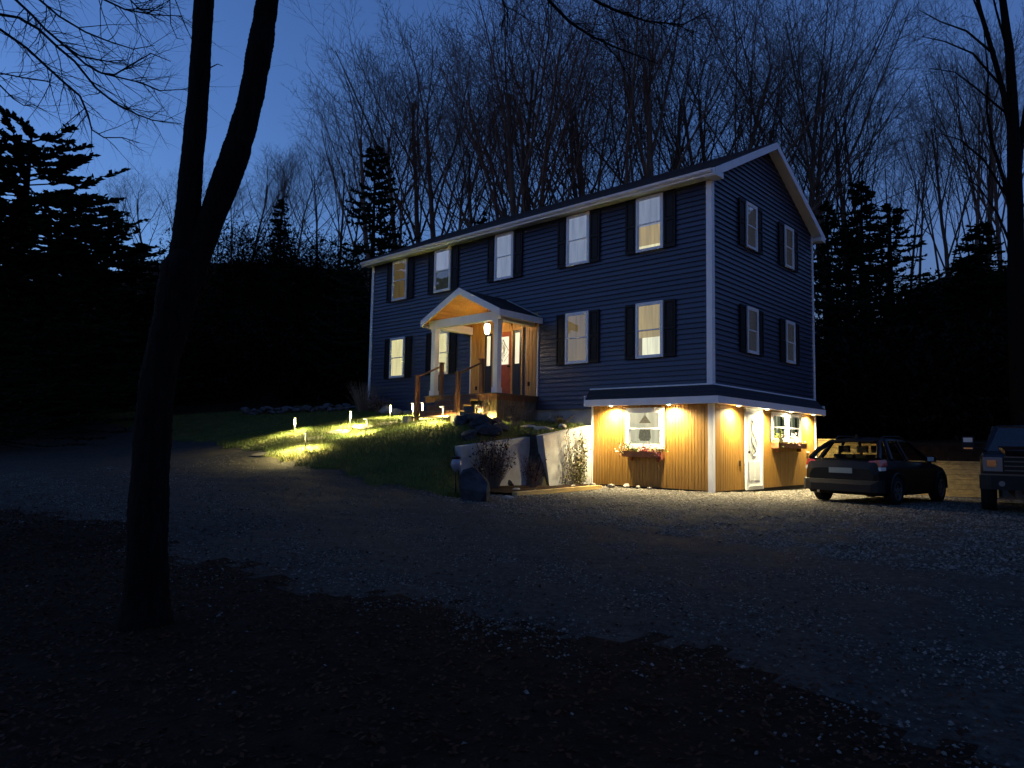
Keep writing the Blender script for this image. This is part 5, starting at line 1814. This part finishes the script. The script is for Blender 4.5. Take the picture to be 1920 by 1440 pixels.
def twig_run(mb, P, R, rr, n, lmin, lmax, depth=0, grav=-0.02):
    """side twigs along a traced branch"""
    for _ in range(n):
        f = rr.uniform(0.05, 0.98) * (len(P) - 1)
        i = min(len(P) - 2, int(f))
        p = P[i].lerp(P[i + 1], f - i)
        t = (P[i + 1] - P[i]).normalized()
        ax = t.orthogonal().normalized()
        a = rr.uniform(0, 6.28)
        s = ax * math.cos(a) + t.cross(ax) * math.sin(a)
        an = math.radians(rr.uniform(25, 60))
        v = t * math.cos(an) + s * math.sin(an)
        ln = rr.uniform(lmin, lmax)
        r = min(R[i] * 0.6, 0.006)
        pts, rads = [p], [r]
        for k in range(5):
            v = (v + Vector((rr.uniform(-1, 1), rr.uniform(-1, 1), rr.uniform(-1, 1))) * 0.18 + Vector((0, 0, grav))).normalized()
            p = p + v * ln / 5
            pts.append(p)
            rads.append(r * (1 - 0.15 * (k + 1)))
        mb.tube(pts, rads, 3, cap=False)
        if depth:
            twig_run(mb, pts, rads, rr, 4, lmin * 0.5, lmax * 0.5, depth - 1, grav)


rb = random.Random(5)
# the bough crossing the top middle grows from the right limb above the picture
for rows, nt_ in (([(545, -330, 26), (700, -330, 20, 1), (880, -180, 13, 1.8), (990, -55, 9, 2.2), (1030, 2, 8, 2.4), (1067, 40, 7, 2.4), (1107, 67, 5, 2.4), (1150, 87, 4, 2.4), (1235, 120, 2, 2.4)], 26),
                  ([(880, -180, 10, 1.8), (1040, -60, 8, 2.4), (1117, 2, 6.5, 2.6), (1160, 22, 5.5, 2.6), (1213, 40, 4, 2.6), (1280, 46, 3, 2.6), (1330, 20, 2, 2.6)], 22),
                  ([(880, -180, 8, 1.8), (920, -60, 5, 2.0), (945, 8, 4, 2.0), (954, 22, 2.5, 2.0)], 6)):
    P, R = px_path(rows, D0)
    m = MB().tube(P, R, 6)
    twig_run(m, P[2:], R[2:], rb, nt_, 0.25, 0.8, 1)
    m.build("bough", M["bark"], ft)
m = MB()
for rows in ([(392, 128, 3), (408, 120, 2), (418, 124, 1)], [(318, -10, 2.6), (320, 45, 2.2), (332, 72, 1.8), (345, 74, 1.2)], [(325, -10, 2.6), (345, 42, 2.2), (362, 80, 1.5)]):
    P, R = px_path(rows, D0 + 0.05)
    m.tube(P, R, 4)
m.build("twigs", M["bark"], ft)

# tree whose trunk stands just outside the left edge; its drooping branches hang into view
ot = tag(bpy.data.objects.new("overhanging_tree", None), "bare tree outside the left edge with drooping branches across the sky", "bare tree")
COL.objects.link(ot)
DB = 7.0
tb = at(-420, 1000, DB)
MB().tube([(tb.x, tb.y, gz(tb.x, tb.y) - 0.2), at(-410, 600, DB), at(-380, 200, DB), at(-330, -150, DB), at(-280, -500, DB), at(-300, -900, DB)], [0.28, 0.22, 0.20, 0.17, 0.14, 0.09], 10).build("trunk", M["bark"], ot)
BR = [([(-330, -150, 40), (-200, -60, 22), (-90, 5, 14), (0, 27, 8), (35, 33, 7), (73, 55, 6.5), (110, 90, 6), (140, 115, 5.5), (180, 165, 5), (215, 193, 4), (258, 215, 3.2), (285, 225, 2.6), (340, 232, 1.6)], 26),
      ([(-380, 100, 44), (-220, 20, 20), (-90, 20, 12), (0, 55, 7), (50, 90, 6.5), (80, 118, 6), (115, 150, 5.5), (150, 180, 5), (165, 215, 4), (172, 243, 3.6), (195, 258, 3), (230, 258, 2.4), (262, 268, 1.6)], 26),
      ([(-330, -150, 36), (-150, -110, 18), (-30, -50, 9), (30, 0, 7), (60, 28, 6.5), (85, 55, 6), (120, 85, 5.5), (160, 120, 5), (190, 137, 4.5), (215, 140, 4), (240, 125, 3.4), (283, 100, 2.6), (320, 115, 1.6)], 26),
      ([(-330, -200, 34), (-120, -150, 16), (20, -40, 8), (75, 0, 6), (110, 30, 5), (160, 60, 4.2), (205, 78, 3.4), (250, 92, 2.4), (290, 85, 1.4)], 24),
      ([(-380, 150, 30), (-150, 110, 9), (0, 137, 4), (40, 145, 3.2), (90, 152, 1.8)], 10),
      ([(-380, 170, 30), (-120, 110, 9), (0, 160, 4), (25, 185, 3.2), (45, 198, 2.4), (65, 195, 1.4)], 9),
      ([(120, 85, 4.5), (150, 105, 4), (200, 115, 3), (240, 112, 1.6)], 10),
      ([(190, 137, 4), (235, 148, 3.4), (265, 155, 3), (300, 170, 2.4), (355, 167, 1.4)], 12),
      ([(-330, -220, 30), (-60, -170, 12), (100, -60, 7), (180, -8, 5), (235, 18, 4), (290, 28, 3), (345, 30, 1.6)], 22),
      ([(-330, -220, 26), (0, -190, 10), (150, -80, 6), (230, -15, 4.5), (262, 18, 3.6), (300, 20, 1.8)], 16)]
for rows, nt_ in BR:
    P, R = px_path(rows, DB)
    m = MB().tube(P, R, 6)
    twig_run(m, P[1:], R[1:], rb, nt_, 0.2, 0.75, 1, -0.01)
    m.build("branch", M["bark"], ot)

# big bare tree at the right edge, closer than the wood
et = tag(bpy.data.objects.new("bare_tree", None), "big bare tree with thick dark trunk at the right edge", "bare tree")
COL.objects.link(et)
DE = 23.0


def traced(rows, depth, parent, name, nt_=0, lmin=0.6, lmax=2.2, sides=8, deep=2):
    rows = [(a, b, c * 0.78) for a, b, c in rows]
    P, R = px_path(rows, depth)
    m = MB().tube(P, R, sides)
    if nt_:
        twig_run(m, P[1:], [max(r, 0.03) for r in R[1:]], rb, nt_, lmin, lmax, deep, 0.05)
    return m.build(name, M["bark"], parent)


traced([(1918, 905, 60), (1912, 800, 48), (1906, 600, 44), (1904, 400, 42), (1901, 280, 36), (1898, 180, 28), (1893, 100, 25), (1880, 0, 20), (1862, -150, 14), (1850, -300, 6)], DE, et, "trunk", sides=12)
for rows in ([(1898, 250, 20), (1878, 160, 15), (1860, 95, 14), (1838, 20, 12), (1815, -80, 8), (1800, -200, 4)],
             [(1905, 430, 16), (1880, 330, 10), (1860, 268, 9), (1850, 205, 7), (1853, 140, 5), (1845, 60, 3)],
             [(1903, 330, 20), (1925, 200, 16), (1935, 60, 14), (1940, -100, 8)],
             [(1862, 100, 8), (1812, 58, 6), (1762, 40, 4), (1722, 18, 2)],
             [(1880, 165, 8), (1824, 100, 6), (1772, 78, 4), (1728, 68, 2)],
             [(1850, 60, 7), (1822, -10, 5), (1790, -60, 3)],
             [(1893, 110, 8), (1868, 20, 6), (1850, -60, 4)],
             [(1895, 380, 8), (1845, 300, 6), (1800, 262, 4), (1760, 250, 2)],
             [(1884, 210, 7), (1830, 165, 5), (1790, 135, 3.5), (1742, 128, 2)],
             [(1904, 480, 9), (1870, 400, 6), (1835, 350, 4), (1805, 330, 2)]):
    traced(rows, DE, et, "limb", 16)
